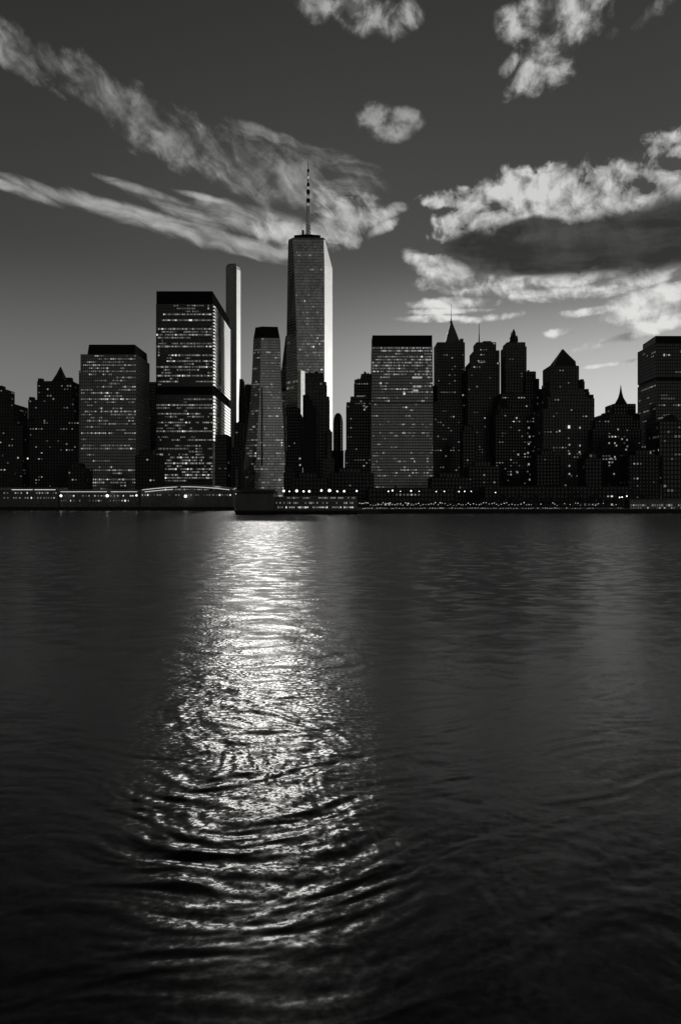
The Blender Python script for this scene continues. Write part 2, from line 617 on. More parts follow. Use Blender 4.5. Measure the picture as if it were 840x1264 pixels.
# 10 the tallest tower
D = 1310
t = Tower('glass_skyscraper', 382, D, 'tallest glass skyscraper with chamfered corners, bright right facet and a mast on its roof')
def sky_ring(l0, l1, r0, r1, back, left_y):
    m = lambda px: X(px, D) - t.ox
    fx = m(r1) - m(r0)
    ry = max(0.6, fx / math.tan(R(29.5)))
    return [(m(l0), left_y), (m(l1), 0), (m(r0), 0), (m(r0) + fx, ry), (m(r0) + fx * 0.7, back), (m(l0) + 3, back)]
zr = lambda y: t.zz(y, D)
polys = [(0, sky_ring(351.5, 368.5, 400.0, 410.3, 62, 24)),
         (zr(480), sky_ring(352, 367.5, 400.2, 410.3, 62, 22)),
         (zr(400), sky_ring(353, 365.5, 400.3, 410.2, 60, 18)),
         (zr(327), sky_ring(354.5, 363, 400.2, 410.0, 56, 14)),
         (zr(296), sky_ring(355.2, 361, 399.3, 401.2, 50, 10))]
def owt_lit(i, h, rnd):
    if i == 0:
        return (0.25, 0.3) if h < 0.72 and rnd.random() < 0.35 else (0.01, 0)
    if i == 2:
        return 0, 0
    k = rnd.random()
    if h < 0.62:
        return (0.75, 0.45) if k < 0.45 else (0.25, 0.2)
    if h < 0.8:
        return (0.6, 0.4) if k < 0.25 else (0.12, 0.1)
    return (0.5, 0.0) if k < 0.08 else (0.02, 0)
t.block(polys, glass='glass_sheer', trim='metal_light', floor=4.6, band=0.9, bout=0.15, fin=3.0, finw=0.25, fout=0.16,
        lit=owt_lit, faces=[0, 1], seed=42, glass_of={0: 'glass_dark', 2: 'glass_mirror'}, roof=False, plain=(2,))  # facet shading put into the glass: left facet darkened, right facet mirrored
# roof: parapet, ring platform, mast
top = zr(296)
ps = polys[-1][1]
t.loft('parapet', [[(x, y, top) for x, y in ps], [(x, y, zr(293.3)) for x, y in offset_poly(ps, -0.4)]], 'metal_light')
mx, my = X(379.5, D) - t.ox, 24
b = t.bm('ring_platform', [M['black']])
for za, zb, rr in ((zr(295.5), zr(293.2), 13), (zr(293.2), zr(288.2), 21.5), (zr(288.2), zr(287.2), 10)):
    bm_loft(b, [[(mx - 1 + rr * math.cos(a), my - 14 + rr * 0.22 * math.sin(a), z) for a in [2 * math.pi * q / 28 for q in range(28)]] for z in (za, zb)])
b = t.bm('roof_cabin', [M['metal_light']])
bm_box(b, mx - 10.5, mx - 6.5, my - 5, my + 3, zr(288.1), zr(279), 0)
b = t.bm('mast', [M['steel_polished'], M['black'], M['steel_polished']])
segs = [(287.5, 4.6), (272, 3.6), (258, 2.9), (244, 2.4), (230, 1.7), (216, 1.3), (205, 1.0), (196, 0.5), (181, 0.15)]
for k, ((ya, ra), (yb, rb)) in enumerate(zip(segs, segs[1:])):
    za, zb = zr(ya), zr(yb)
    if k < 4:        # open lattice: four legs, rings and diagonals
        for a in range(4):
            c0, s0 = math.cos(a * math.pi / 2 + .5), math.sin(a * math.pi / 2 + .5)
            c1, s1 = math.cos((a + 1) * math.pi / 2 + .5), math.sin((a + 1) * math.pi / 2 + .5)
            def bar(p, q, w, mi):
                p, q = Vector(p), Vector(q)
                u = (q - p).normalized()
                s = u.cross(Vector((0.3, 1, 0.1))).normalized() * w
                v = u.cross(s).normalized() * w
                bm_loft(b, [[tuple(p + s + v), tuple(p - s + v), tuple(p - s - v), tuple(p + s - v)],
                            [tuple(q + s + v), tuple(q - s + v), tuple(q - s - v), tuple(q + s - v)]], mi)
            bar((mx + ra * c0, my + ra * s0, za), (mx + rb * c0, my + rb * s0, zb), 0.42, 0)
            ns = 4
            for q in range(ns):
                z_a, z_b = za + (zb - za) * q / ns, za + (zb - za) * (q + 1) / ns
                r_a, r_b = ra + (rb - ra) * q / ns, ra + (rb - ra) * (q + 1) / ns
                bar((mx + r_a * c0, my + r_a * s0, z_a), (mx + r_b * c1, my + r_b * s1, z_b), 0.28, 2)
                bar((mx + r_b * c0, my + r_b * s0, z_b), (mx + r_b * c1, my + r_b * s1, z_b), 0.3, 2)
        bm_tube(b, mx, my, za, zb, ra * 0.42, rb * 0.42, 8, 0)
    else:
        bm_tube(b, mx, my, za, zb, ra, rb, 8, 2)
for y, r in ((241, 3.0), (230, 2.8), (221, 2.2), (203, 1.8)):
    bm_tube(b, mx, my, zr(y + 2.0), zr(y - 2.0), r, r, 10, 1)
for y, r in ((246, 2.6), (236, 2.2), (225, 1.9), (212, 1.5), (202, 1.6)):
    lb = bmesh.new()
    bm_tube(lb, mx, my, zr(y + 1.3), zr(y - 1.3), r, r * 0.95, 12)
    obj('beacon_ring', lb, LIT[2], t.e)
t.done()

# added mirror shaft standing in for a bright reflection on its front
t = Tower('glass_shaft', 372, 1240, 'very slim added mirror shaft imitating a bright reflection on the tallest tower')
xa, xb = X(367, 1240) - t.ox, X(371, 1240) - t.ox
fx = X(376, 1240) - t.ox - xb
ry = fx / math.tan(R(29.5))
pp = [(xa, 2), (xb, 0), (xb + fx, ry), (xa + 2, ry)]
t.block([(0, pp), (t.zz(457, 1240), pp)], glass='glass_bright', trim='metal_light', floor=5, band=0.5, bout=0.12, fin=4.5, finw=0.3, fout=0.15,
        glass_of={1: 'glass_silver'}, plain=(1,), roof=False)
t.done()

# 11 dark towers in front of the tallest
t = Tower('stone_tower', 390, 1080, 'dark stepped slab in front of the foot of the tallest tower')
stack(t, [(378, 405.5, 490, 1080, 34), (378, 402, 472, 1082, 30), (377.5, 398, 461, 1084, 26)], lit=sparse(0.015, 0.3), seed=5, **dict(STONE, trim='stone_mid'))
t.done()
t = Tower('stone_tower', 381, 1050, 'black shouldered tower beside the dark stepped slab, left of it')
stack(t, [(374.5, 389, 502, 1050, 24), (374.5, 384, 494, 1052, 18), (374.5, 381, 488, 1054, 14)], **dict(STONE, glass='black'))
t.done()
t = Tower('stone_tower', 363, 1120, 'dark round-shouldered tower at the left foot of the tallest tower')
stack(t, [(352, 371, 575, 1116, 36), (355, 371.5, 512, 1120, 30), (354, 369, 504, 1122, 24)], lit=sparse(0.02, 0.6), **STONE)
t.spots([(370.2, 574), (370, 566)], 2, 1114)
t.done()
t = Tower('office_block', 402, 1060, 'low grey block under the bright edge of the tallest tower', 'building')
stack(t, [(398, 412, 566, 1060, 30), (404, 409, 533, 1070, 16)], lit=sparse(0.03, 0.3), **STONE2)
t.done()

# 12 bullet shaped
t = Tower('stone_tower', 417, 1240, 'slim dark tower with a rounded top, right of the tallest tower')
ring12 = lambda w, d0: [(w * math.cos(a), 10 + 10 * math.sin(a) * w / 7.0) for a in [2 * math.pi * k / 12 for k in range(12)]]
zt = t.zz(509, 1240)
t.block([(0, ring12(7, 0)), (zt - 16, ring12(6.9, 0)), (zt - 9, ring12(6.3, 0)), (zt - 3.5, ring12(4.6, 0)), (zt - 0.8, ring12(2.4, 0)), (zt, ring12(0.8, 0))],
        glass='glass_dark', trim='stone_dark', floor=4.5, band=1.6, bout=0.3, fin=3.5, finw=1.2, fout=0.4, roof=False)
p = t.rect(409, 424, 1225, 20)
t.loft('podium', [[(x, y, 0) for x, y in p], [(x, y, t.zz(556, 1225)) for x, y in p]], 'stone_dark')
t.done()

# 14 stepped dark
t = Tower('stone_tower', 446, 1190, 'dark stepped tower left of the wide flat-topped block, with a roof hut')
stack(t, [(426, 461, 556, 1180, 60), (428, 461, 497, 1186, 52), (433, 461, 490, 1190, 46), (438, 461, 469, 1194, 40), (446, 457, 462, 1200, 20)],
      lit=sparse(0.05, 0.8), seed=9, **STONE)
t.spots([(441, 489), (444, 489), (447, 489), (449, 501), (451, 503)], 1, 1185, 3, 1.8)
t.done()

# 15 wide block
t = Tower('office_tower', 496, 1170, 'wide flat-topped office block with dotted lit floors and a black louvred crown')
pb, pm, pt = t.rect(457.5, 534.5, 1170, 42), t.rect(458, 534, 1171, 41), t.rect(459.5, 533, 1172, 40)
kw = dict(glass='glass_mid', trim='metal_grey', floor=4.1, band=1.4, fin=2.4, finw=0.6, fout=0.35)
z5, zc, zt = t.zz(498, 1170), t.zz(428, 1171), t.zz(414.5, 1172)
t.block([(0, pb), (z5, pm)], lit=lambda i, h, r: (r.choice([0.05, 0.1, 0.16, 0.3]), 0.7, 0.45), faces=[0], seed=51, **kw)
t.block([(z5 + 1.0, pm), (zc, pt)], lit=lambda i, h, r: ((r.choice([0.5, 0.9, 0.95]) if h > 0.48 else r.choice([0.1, 0.3, 0.6])), 0.95), faces=[0], seed=52, **kw)
ins = offset_poly(pt, -0.6)
t.block([(zc, ins), (zt, ins)], part='crown', glass='black', trim='black', floor=30, band=1.0, bout=0.5, fin=3.1, finw=1.0, fout=0.6)
t.spots([(510, 466), (513, 466), (516, 466), (519, 466), (511, 477), (515, 477), (518, 477), (511, 482), (514, 482)], 2, 1169, 3.4, 2.4)
t.spots([(498.6, 486)], 3, 1169, 2.6, 2.6)
t.done()

# 16 spired tower
t = Tower('stone_tower', 556, 1230, 'dark tower with a steep pyramid roof and thin spire')
stack(t, [(535.5, 577, 496, 1226, 46), (539.5, 572.5, 423, 1232, 40)], lit=sparse(0.12, 0.8), seed=61, **dict(STONE, trim='stone_mid'))
t.box('side_wing', 532, 541, 476, 600, 1240, 20, 'stone_dark')
t.box('roof_turret', 567.5, 571.5, 418, 424, 1234, 8, 'stone_mid')
p = t.rect(549, 568, 1236, 24)
c = (X(557.8, 1236) - t.ox, sum(q[1] for q in p) / 4)
rr = lambda k, y: [(c[0] + (x - c[0]) * k, c[1] + (yy - c[1]) * k, t.zz(y, 1236)) for x, yy in p]
t.loft('pyramid_roof', [rr(1, 424), rr(0.80, 418), rr(0.5, 408), rr(0.2, 399), rr(0.13, 396)], 'metal_grey')
b = t.bm('spire', [M['metal_grey']])
bm_tube(b, c[0], c[1], t.zz(397, 1236), t.zz(394, 1236), 2.2, 1.6, 8)
bm_tube(b, c[0], c[1], t.zz(394, 1236), t.zz(391, 1236), 1.0, 0.8, 8)
bm_tube(b, c[0], c[1], t.zz(391, 1236), t.zz(372, 1236), 0.5, 0.12, 6)
t.done()

# 17
t = Tower('stone_tower', 576, 1100, 'low dark rounded tower between the spired tower and the twin-stepped tower')
stack(t, [(571, 586, 532, 1100, 26), (572.5, 582, 526, 1103, 20)], lit=sparse(0.02, 0.8), **STONE)
t.done()

# 18
t = Tower('stone_tower', 597, 1200, 'dark stepped tower with a thin antenna right of the spired tower')
stack(t, [(577, 615.5, 455, 1200, 50), (580, 615.5, 447, 1202, 44), (585, 615, 433, 1204, 40), (588, 611, 423, 1208, 26)],
      lit=sparse(0.06, 0.6), seed=71, **dict(STONE, trim='stone_mid'))
t.box('roof_hut', 596, 606, 421, 424, 1212, 10, 'stone_dark')
b = t.bm('antenna', [M['stone_dark']])
ax = X(592, 1212) - t.ox
bm_tube(b, ax, 20, t.zz(424, 1212), t.zz(412, 1212), 1.0, 0.7, 6)
bm_tube(b, ax, 20, t.zz(412, 1212), t.zz(398, 1212), 0.55, 0.3, 6)
t.spots([(591, 447), (594, 447.4), (597, 446.8)], 1, 1196, 3, 1.6)
t.done()

# 19
t = Tower('stone_tower', 641, 1180, 'stepped dark tower with ornate lantern top, middle of the right-hand cluster')
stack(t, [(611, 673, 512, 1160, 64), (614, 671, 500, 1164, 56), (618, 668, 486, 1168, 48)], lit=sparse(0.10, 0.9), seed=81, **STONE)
stack(t, [(648, 664, 468, 1176, 34), (648, 660, 459, 1178, 26)], part='side_wing', lit=sparse(0.05, 0.8), **STONE)
stack(t, [(623.5, 648.5, 428, 1180, 32), (625.5, 647, 423, 1182, 28)], part='shaft', lit=sparse(0.06, 0.3), seed=83, **dict(STONE, trim='stone_mid'))
for a, b_, y in ((611, 616, 505), (664, 668, 480), (668, 673, 500), (620, 626, 492), (657, 662, 493), (616, 620, 490)):
    t.box('parapet', a, b_, y, y + 12, 1162 + (a % 5), 8, 'stone_dark')
b = t.bm('lantern', [M['stone_dark']])
lx = X(636, 1186) - t.ox
for ya, yb, ra, rb in ((424, 416, 6.2, 5.6), (416, 412, 6.4, 4.2), (412, 408, 3.2, 2.8), (408, 403.5, 2.8, 0.4)):
    bm_tube(b, lx, 20, t.zz(ya, 1186), t.zz(yb, 1186), ra, rb, 8)
bm_tube(b, lx - 4.6, 16, t.zz(418, 1186), t.zz(408, 1186), 1.3, 0.3, 6)
bm_tube(b, lx + 4.6, 16, t.zz(420, 1186), t.zz(412, 1186), 1.2, 0.3, 6)
t.spots([(652, 528), (653, 539), (652, 548), (651, 559), (652, 573), (653, 592), (651, 603), (638, 583), (639, 561), (637, 516), (672, 598)], 2, 1158, 2.0, 2.4)
t.done()

# 20
t = Tower('stone_tower', 701, 1120, 'broad dark tower with a blunt pyramid roof in the right-hand cluster')
stack(t, [(670, 732, 505, 1110, 62), (676, 732, 492, 1114, 54), (679, 726, 484, 1118, 48), (678.5, 720, 471, 1122, 44), (678.5, 713, 452, 1126, 38)],
      lit=sparse(0.09, 0.8), seed=91, **STONE2)
for a, b_, y in ((716, 720, 468), (722, 726, 480), (727, 732, 487)):
    t.box('parapet', a, b_, y, y + 10, 1116 + (a % 4), 8, 'stone_dark')
p = t.rect(685, 710.5, 1130, 30)
c = (X(697.3, 1130) - t.ox, sum(q[1] for q in p) / 4)
rr = lambda k, y: [(c[0] + (x - c[0]) * k, c[1] + (yy - c[1]) * k, t.zz(y, 1130)) for x, yy in p]
t.loft('pyramid_roof', [rr(1, 453), rr(0.96, 446), rr(0.42, 436), rr(0.12, 430), rr(0.1, 429)], 'stone_dark')
t.spots([(715, 528), (715, 550), (702, 560), (702, 549), (714.5, 558), (714, 591), (714, 597), (714, 603), (702, 575), (702, 585), (690, 567), (690, 532)], 2, 1108, 1.9, 2.3)
t.spots([(701.5, 527)], 3, 1108, 2.8, 4.0)
t.done()

# 21
t = Tower('stone_tower', 760, 1100, 'low dark stepped tower with a needle spire near the right-hand flat tower')
stack(t, [(731, 790, 530, 1100, 60), (734, 788, 519, 1104, 54), (744, 788, 512, 1108, 48), (757, 783, 499, 1112, 34)], lit=sparse(0.07, 0.8), seed=101, **STONE)
for a, b_, y in ((734, 741, 515), (744, 752, 510), (777, 783, 505), (783, 787, 510)):
    t.box('parapet', a, b_, y, y + 8, 1106 + (a % 3), 9, 'stone_dark')
b = t.bm('spire', [M['stone_dark']])
sx = X(767.3, 1120) - t.ox
for ya, yb, ra, rb in ((500, 496, 9.5, 7.5), (496, 490, 7.2, 3.6), (490, 484, 3.6, 1.8), (484, 474, 1.8, 0.15)):
    bm_tube(b, sx, 26, t.zz(ya, 1120), t.zz(yb, 1120), ra, rb, 10)
t.spots([(762, 530), (758, 547), (767, 542), (773, 543), (772, 555), (758, 564), (770.5, 570), (771, 577), (757, 585), (771, 583), (771, 589), (760, 550), (751, 547), (753, 566)], 2, 1098, 1.7, 2.0)
t.done()

# 22 big tower on the right edge: its far left side shows
t = Tower('office_tower', 830, 1080, 'big dark flat-topped office tower at the right edge of the skyline')
d0 = 1080
a = X(808.5, d0) - t.ox
bR = X(880, d0) - t.ox
lx = X(786.5, d0 + 68) - t.ox
p = [(a, 0), (bR, 0), (bR, 68), (lx, 68)]
kw = dict(glass='glass_dark', trim='stone_dark', floor=4.3, band=1.1, fin=3.2, finw=0.6, fout=0.3)
zc = t.zz(424, d0)
t.block([(0, p), (t.zz(470, d0), p)], lit=rows(0.03, 0.25, 0.25, 0.05, 0.1), seed=111, **kw)
t.block([(t.zz(466, d0), p), (zc, p)], lit=rows(0.03, 0.3, 0.3, 0.06, 0.3), seed=112, **kw)
pi = offset_poly(p, -0.7)
t.loft('mechanical_floor', [[(x, y, t.zz(470, d0)) for x, y in pi], [(x, y, t.zz(466, d0)) for x, y in pi]], 'black')
pi2 = [(a, 0.5), (bR, 0.5), (bR, 60), (lx + 4, 60)]
t.loft('crown', [[(x, y, zc + 0.8) for x, y in pi2], [(x, y, t.zz(414.5, d0)) for x, y in pi2]], 'black')
t.done()

# 23
t = Tower('apartment_block', 835, 960, 'pale-gridded block with a round roof dome at the right edge, in front', 'building')
stack(t, [(813, 880, 520, 960, 40)], glass='glass_dark', trim='stone_dark', floor=5.2, band=1.6, fin=4.2, finw=1.4, fout=0.5,
      lit=lambda i, h, r: (r.choice([0.1, 0.3, 0.4]), -0.3), seed=121)
b = t.bm('dome', [M['stone_dark']])
rings = [[(X(834, 970) - t.ox + r * math.cos(2 * math.pi * k / 16), 25 + r * math.sin(2 * math.pi * k / 16), t.zz(520, 970) + z) for k in range(16)]
         for r, z in ((10, 0), (10, 3), (9.2, 5.5), (7.2, 8), (4, 9.6), (0.5, 10.2))]
bm_loft(b, rings)
t.box('roof_wing', 818, 824, 516, 521, 966, 10, 'stone_dark')
t.done()

# ------------------------------------------------------------------ low blocks behind the quays
LOW = [(-20, 12, 560, 1000, 'low dark warehouse block at the left edge behind the pier shed'),
       (84, 104, 572, 1010, 'low dark block left of the black-crowned office tower'),
       (168, 196, 556, 1010, 'low dark block between the two lit office towers on the left'),
       (351, 364, 577, 960, 'low dark block right of the flaring glass tower foot'),
       (360, 404, 584, 900, 'long low dark block under the dark stepped slab'),
       (408, 460, 578, 930, 'low dark block left of the wide office block foot'),
       (532, 582, 584, 930, 'low dark block right of the wide office block foot'),
       (578, 616, 570, 960, 'low dark block under the antenna tower'),
       (662, 690, 556, 1000, 'low dark block between the two big stepped stone towers'),
       (722, 742, 560, 960, 'low dark block right of the blunt pyramid tower'),
       (776, 816, 556, 960, 'low dark block under the right-edge office tower')]
for k, (a, b_, y, d, lab) in enumerate(LOW):
    t = Tower('low_building', (a + b_) / 2, d, lab, 'building')
    stack(t, [(a, b_, y + 6, d, 30), (a + (b_ - a) * 0.2, b_ - (b_ - a) * 0.3, y, d + 3, 20)], lit=sparse(0.035, 0.8), seed=200 + k, **STONE)
    t.done()
long_low = Tower('podium_building', 496, 860, 'long low dark podium in front of the wide office block', 'building')
stack(long_low, [(455, 560, 603, 860, 30)], lit=lambda i, h, r: (0.12, 1.0), seed=300, **STONE)
long_low.done()
t = Tower('podium_building', 690, 860, 'long low dark podium behind the trees under the right-hand stone towers', 'building')
stack(t, [(598, 780, 601, 860, 30)], lit=sparse(0.03, 0.8), seed=301, **STONE)
t.done()

# ------------------------------------------------------------------ ground and shore
def struct(o):
    o['kind'] = 'structure'
    return o


# shoreline: left quay far, the middle pier reaches out, right promenade between
shore = [(-3500, 1500), (-900, 900), (X(-60, 808), 808), (X(289, 804), 804), (X(291, 560), 560), (X(440, 545), 560), (X(470, 575), 575), (X(840, 585), 590), (X(1100, 640), 640), (2500, 900)]
bm = bmesh.new()
topv = [bm.verts.new((x, y, LAND)) for x, y in shore] + [bm.verts.new((6000, 9000, LAND)), bm.verts.new((-6000, 9000, LAND))]
botv = [bm.verts.new((v.co.x, v.co.y, -3)) for v in topv]
bm.faces.new(topv)
for i in range(len(topv)):
    j = (i + 1) % len(topv)
    bm.faces.new((topv[i], topv[j], botv[j], botv[i]))
bmesh.ops.recalc_face_normals(bm, faces=bm.faces)
struct(obj('land', bm, M['concrete']))


def seawall(name, pts, top, label):
    """wall with coping and fender piles along a line of points"""
    e = empty(name, (*pts[0], 0), label, 'seawall')
    bw, bc, bp = bmesh.new(), bmesh.new(), bmesh.new()
    o = Vector(pts[0])
    for p, q in zip(pts, pts[1:]):
        p, q = Vector(p) - o, Vector(q) - o
        u = (q - p).normalized()
        nn = Vector((u.y, -u.x))
        def prism(b, w0, w1, z0, z1):
            a, c = p + nn * w1, q + nn * w1
            d_, f = q + nn * w0, p + nn * w0
            bm_loft(b, [[(*a, z), (*c, z), (*d_, z), (*f, z)] for z in (z0, z1)])
        prism(bw, 0.02, 1.2, -2, top - 0.5)
        prism(bc, -0.4, 1.5, top - 0.5, top)
        n = int((q - p).length / 5)
        for k in range(n):
            c = p + u * (k + 0.5) * (q - p).length / n + nn * 1.5
            bm_tube(bp, c.x, c.y, -2, top - 0.8 - (k * 7 % 5) * 0.1, 0.28, 0.25, 6)
    for n_, b, m in (('wall_face', bw, 'stone_dark'), ('coping', bc, 'concrete'), ('fender_piles', bp, 'timber')):
        bmesh.ops.recalc_face_normals(b, faces=b.faces)
        if n_ == 'fender_piles':
            n_ = 'fender_fence'
        obj(n_, b, M[m], e)
    return e


seawall('seawall', [shore[2], shore[3]], 4.0, 'dark seawall below the pier sheds on the left')
seawall('seawall', [shore[5], shore[6], shore[7], shore[8]], 3.4, 'long dark seawall below the lamp-lit promenade on the right')

# ------------------------------------------------------------------ pier sheds on the left
def shed(px0, px1, y_roof, d, label, curved=False, strips=(), seed=0, wl=(608.5, 614.5)):
    t = Tower('pier_shed', (px0 + px1) / 2, d, label, 'pier shed')
    p = t.rect(px0, px1, d, 26)
    zr_ = t.zz(y_roof + 3, d)
    b = t.bm('wall', [M['metal_grey']])
    bm_loft(b, [[(x, y, 0) for x, y in p], [(x, y, zr_) for x, y in p]])
    nb = int((px1 - px0) / 4.5)
    for k in range(nb + 1):     # pilasters
        x = p[0][0] + (p[1][0] - p[0][0]) * k / nb
        bm_box(b, x - 0.25, x + 0.25, p[0][1] - 0.3, p[0][1], 0, zr_ - 0.2)
    b = t.bm('roof', [M['metal_light']])
    n = 18
    w = p[1][0] - p[0][0]
    for k in range(n):
        xa, xb = p[0][0] - 1 + (w + 2) * k / n, p[0][0] - 1 + (w + 2) * (k + 1) / n
        f = (lambda u: 3.4 * math.sin(math.pi * min(1, max(0, u)))) if curved else (lambda u: 0.0)
        za, zb = zr_ + f(k / n), zr_ + f((k + 1) / n)
        y0, y1 = p[0][1] - 2.2, p[2][1]
        bm_loft(b, [[(xa, y0, za), (xb, y0, zb), (xb, y1, zb), (xa, y1, za)], [(xa, y0, za + 0.7), (xb, y0, zb + 0.7), (xb, y1, zb + 3.0), (xa, y1, za + 3.0)]])
    if strips:
        b = t.bm('strip_light', [M['strip']])
        for ua, ub, dz in strips:
            m = 10
            for k in range(m):
                u0, u1 = ua + (ub - ua) * k / m, ua + (ub - ua) * (k + 1) / m
                f = (lambda u: 3.4 * math.sin(math.pi * u)) if curved else (lambda u: 0.0)
                xa, xb = p[0][0] + w * u0, p[0][0] + w * u1
                yy = p[0][1] - 2.35
                za, zb = zr_ + dz + f(u0), zr_ + dz + f(u1)
                bm_loft(b, [[(xa, yy, za), (xb, yy, zb), (xb, yy - 0.3, zb), (xa, yy - 0.3, za)],
                            [(xa, yy, za + 0.55), (xb, yy, zb + 0.55), (xb, yy - 0.3, zb + 0.55), (xa, yy - 0.3, za + 0.55)]])
    r = random.Random(seed)
    for row, y in enumerate(wl):
        k = px0 + 2
        while k < px1 - 2:
            if r.random() < 0.72:
                t.wins.append((r.choice([0, 0, 1, 1, 2, 3]), X(k, d) - t.ox, -0.35, t.zz(y, d), r.uniform(0.7, 1.6), r.uniform(0.8, 1.7), 0.0))
            k += r.uniform(2.6, 4.6)
    return t.done()


shed(-45, 72, 602, 828, 'long low pier shed with two lit window rows at the far left', strips=((0.52, 0.74, 0.1), (0.76, 0.98, 0.1)), seed=1)
shed(74, 172, 604.5, 824, 'low pier shed with a straight pale roof edge below the black-crowned tower', strips=((0.02, 0.6, 0.1), (0.65, 0.98, 0.1)), seed=2, wl=(612, 618))
shed(174, 287, 602.5, 820, 'low pier shed with arched bright roof edge below the tall flat-topped tower', curved=True,
     strips=((0.02, 0.40, 0.1), (0.44, 0.97, 0.1), (0.05, 0.35, -2.2)), seed=3, wl=(611,))

# middle terminal on the outer pier
t = Tower('ferry_terminal', 388, 560, 'three-row lit ferry terminal on the outer pier, right of the blank dark pier house', 'ferry terminal')
p = t.rect(338, 440, 560, 34)
zt = t.zz(613, 560)
b = t.bm('wall', [M['metal_grey']])
bm_loft(b, [[(x, y, -0.2) for x, y in p], [(x, y, zt) for x, y in p]])
b = t.bm('gallery', [M['metal_light']])
for y in (613, 619, 624.5):
    bm_box(b, p[0][0] - 0.5, p[1][0] + 0.5, -1.8, -0.02, t.zz(y, 560) - 0.35, t.zz(y, 560))
for k in range(36):
    x = p[0][0] + (p[1][0] - p[0][0]) * k / 35
    bm_box(b, x - 0.1, x + 0.1, -1.7, -1.5, 0, zt - 0.4)
r = random.Random(5)
for y, pr, lv in ((614.5, 0.55, (1, 2)), (620.8, 0.5, (1, 1, 2)), (626.2, 0.75, (1, 2, 2, 3))):
    k = 341
    while k < 438:
        if r.random() < pr:
            t.wins.append((r.choice(lv), X(k, 560) - t.ox, -0.12, t.zz(y, 560), r.uniform(0.5, 0.9), r.uniform(0.6, 1.3), 0.0))
        k += 2.4
t.done()
t = Tower('pier_house', 313, 552, 'blank dark pier house on the outer pier beneath the flaring glass tower', 'pier house')
p = t.rect(291.5, 337, 552, 34)
b = t.bm('wall', [M['concrete']])
bm_loft(b, [[(x, y, -0.2) for x, y in p], [(x, y, t.zz(609, 552)) for x, y in p]])
for k in range(24):
    x = p[0][0] + (p[1][0] - p[0][0]) * k / 23
    bm_box(b, x - 0.12, x + 0.12, -0.18, 0.0, 0, t.zz(609.5, 552))
pr_ = offset_poly(p, 0.8)
t.loft('roof', [[(x, y, t.zz(609, 552)) for x, y in pr_], [(x, y, t.zz(608, 552)) for x, y in pr_],
                [(x * 0.9, 17 + (y - 17) * 0.2, t.zz(604, 552)) for x, y in pr_]], 'black')
t.done()
# pier apron under them
e = empty('pier', (X(366, 548), 548, 0), 'dark timber pier on piles carrying the ferry terminal and pier house', 'pier')
b = bmesh.new(); bp = bmesh.new()
xa, xb = X(290, 541) - X(366, 548), X(442, 541) - X(366, 548)
bm_box(b, xa, xb, -7, 12.2, 1.4, LAND - 0.004)
for k in range(70):
    for yy in (-6.5, -2):
        bm_tube(bp, xa + (xb - xa) * (k + 0.5) / 70, yy, -2, 1.42, 0.3, 0.3, 6)
obj('deck', b, M['timber'], e); o = obj('pile_row', bp, M['timber'], e)

# ------------------------------------------------------------------ lamps
def lamp_mesh(name, h, r, mat, arm=False):
    bm = bmesh.new()
    bm_tube(bm, 0, 0, 0, 0.4, r * 0.5 + 0.1, r * 0.4 + 0.08, 8, 0)
    bm_tube(bm, 0, 0, 0.4, h - r * 0.9, 0.09, 0.06, 8, 0)
    bm_tube(bm, 0, 0, h - r * 1.15, h - r * 0.8, 0.12, r * 0.45, 8, 0)
    bm_ball(bm, 0, 0, h, r, 1, 12)
    me = bpy.data.meshes.new(name)
    bm.to_mesh(me); bm.free()
    me.materials.append(M['black']); me.materials.append(mat)
    return me


def place(name, me, loc, label, cat, group, s=1.0):
    o = bpy.data.objects.new(name, me)
    COL.objects.link(o)
    o.location = loc
    o.scale = (s, s, s)
    return tag(o, label, cat, group)


# big globe lamps behind the terminal and along the quay road
GL = [(350, 606, 1.0), (357, 606.5, 0.55), (366, 606, 1.12), (374.5, 606.5, 0.8), (381.5, 606.5, 0.95), (396.5, 605.5, 0.9), (406.5, 605.5, 1.3), (416, 606.5, 0.7), (424.5, 606.3, 0.9), (440, 606, 0.75)]
for k, (px, py, s) in enumerate(GL):
    d = 600
    h = Z(py, d) - LAND
    me = lamp_mesh('globe_lamp', h, 0.82 * s, M['lamp'])
    place('globe_lamp', me, (X(px, d), d, LAND), 'bright white globe lamp on a pole behind the ferry terminal roof', 'street lamp', 'globe lamps above the ferry terminal')
QL = [(479, 606.5, 0.55), (484, 605.5, 0.7), (494, 606.5, 0.35), (507, 606, 0.7), (517, 606.5, 0.4), (538, 606.8, 0.4), (548, 606.6, 0.5), (566, 606.8, 0.5), (573, 606.5, 0.5), (581, 606.5, 0.4), (611, 608, 0.45)]
for px, py, s in QL:
    d = 640
    me = lamp_mesh('quay_lamp', Z(py, d) - LAND, 0.85 * s, M['lamp'])
    place('quay_lamp', me, (X(px, d), d, LAND), 'small white road lamp in front of the long low podium', 'street lamp', 'road lamps before the podium')
for px, py, s in ((75.5, 612, 1.3), (132.5, 612, 1.5), (168.5, 611.5, 1.0), (229, 612.5, 1.5)):
    d = 813
    me = lamp_mesh('pier_lamp', Z(py, d) - LAND, 0.9 * s, M['lamp'])
    # stands on the shed apron
    lab = {75.5: 'bright lamp at the joint between the two leftmost pier sheds', 132.5: 'bright lamp before the middle of the straight-roofed pier shed',
           168.5: 'small bright lamp at the right end of the straight-roofed pier shed', 229: 'bright lamp before the arched pier shed'}[px]
    place('pier_lamp', me, (X(px, d), d, LAND), lab, 'street lamp', 'lamps along the pier sheds')
me = lamp_mesh('pier_lamp', Z(610, 640) - LAND, 1.3, M['lamp'])
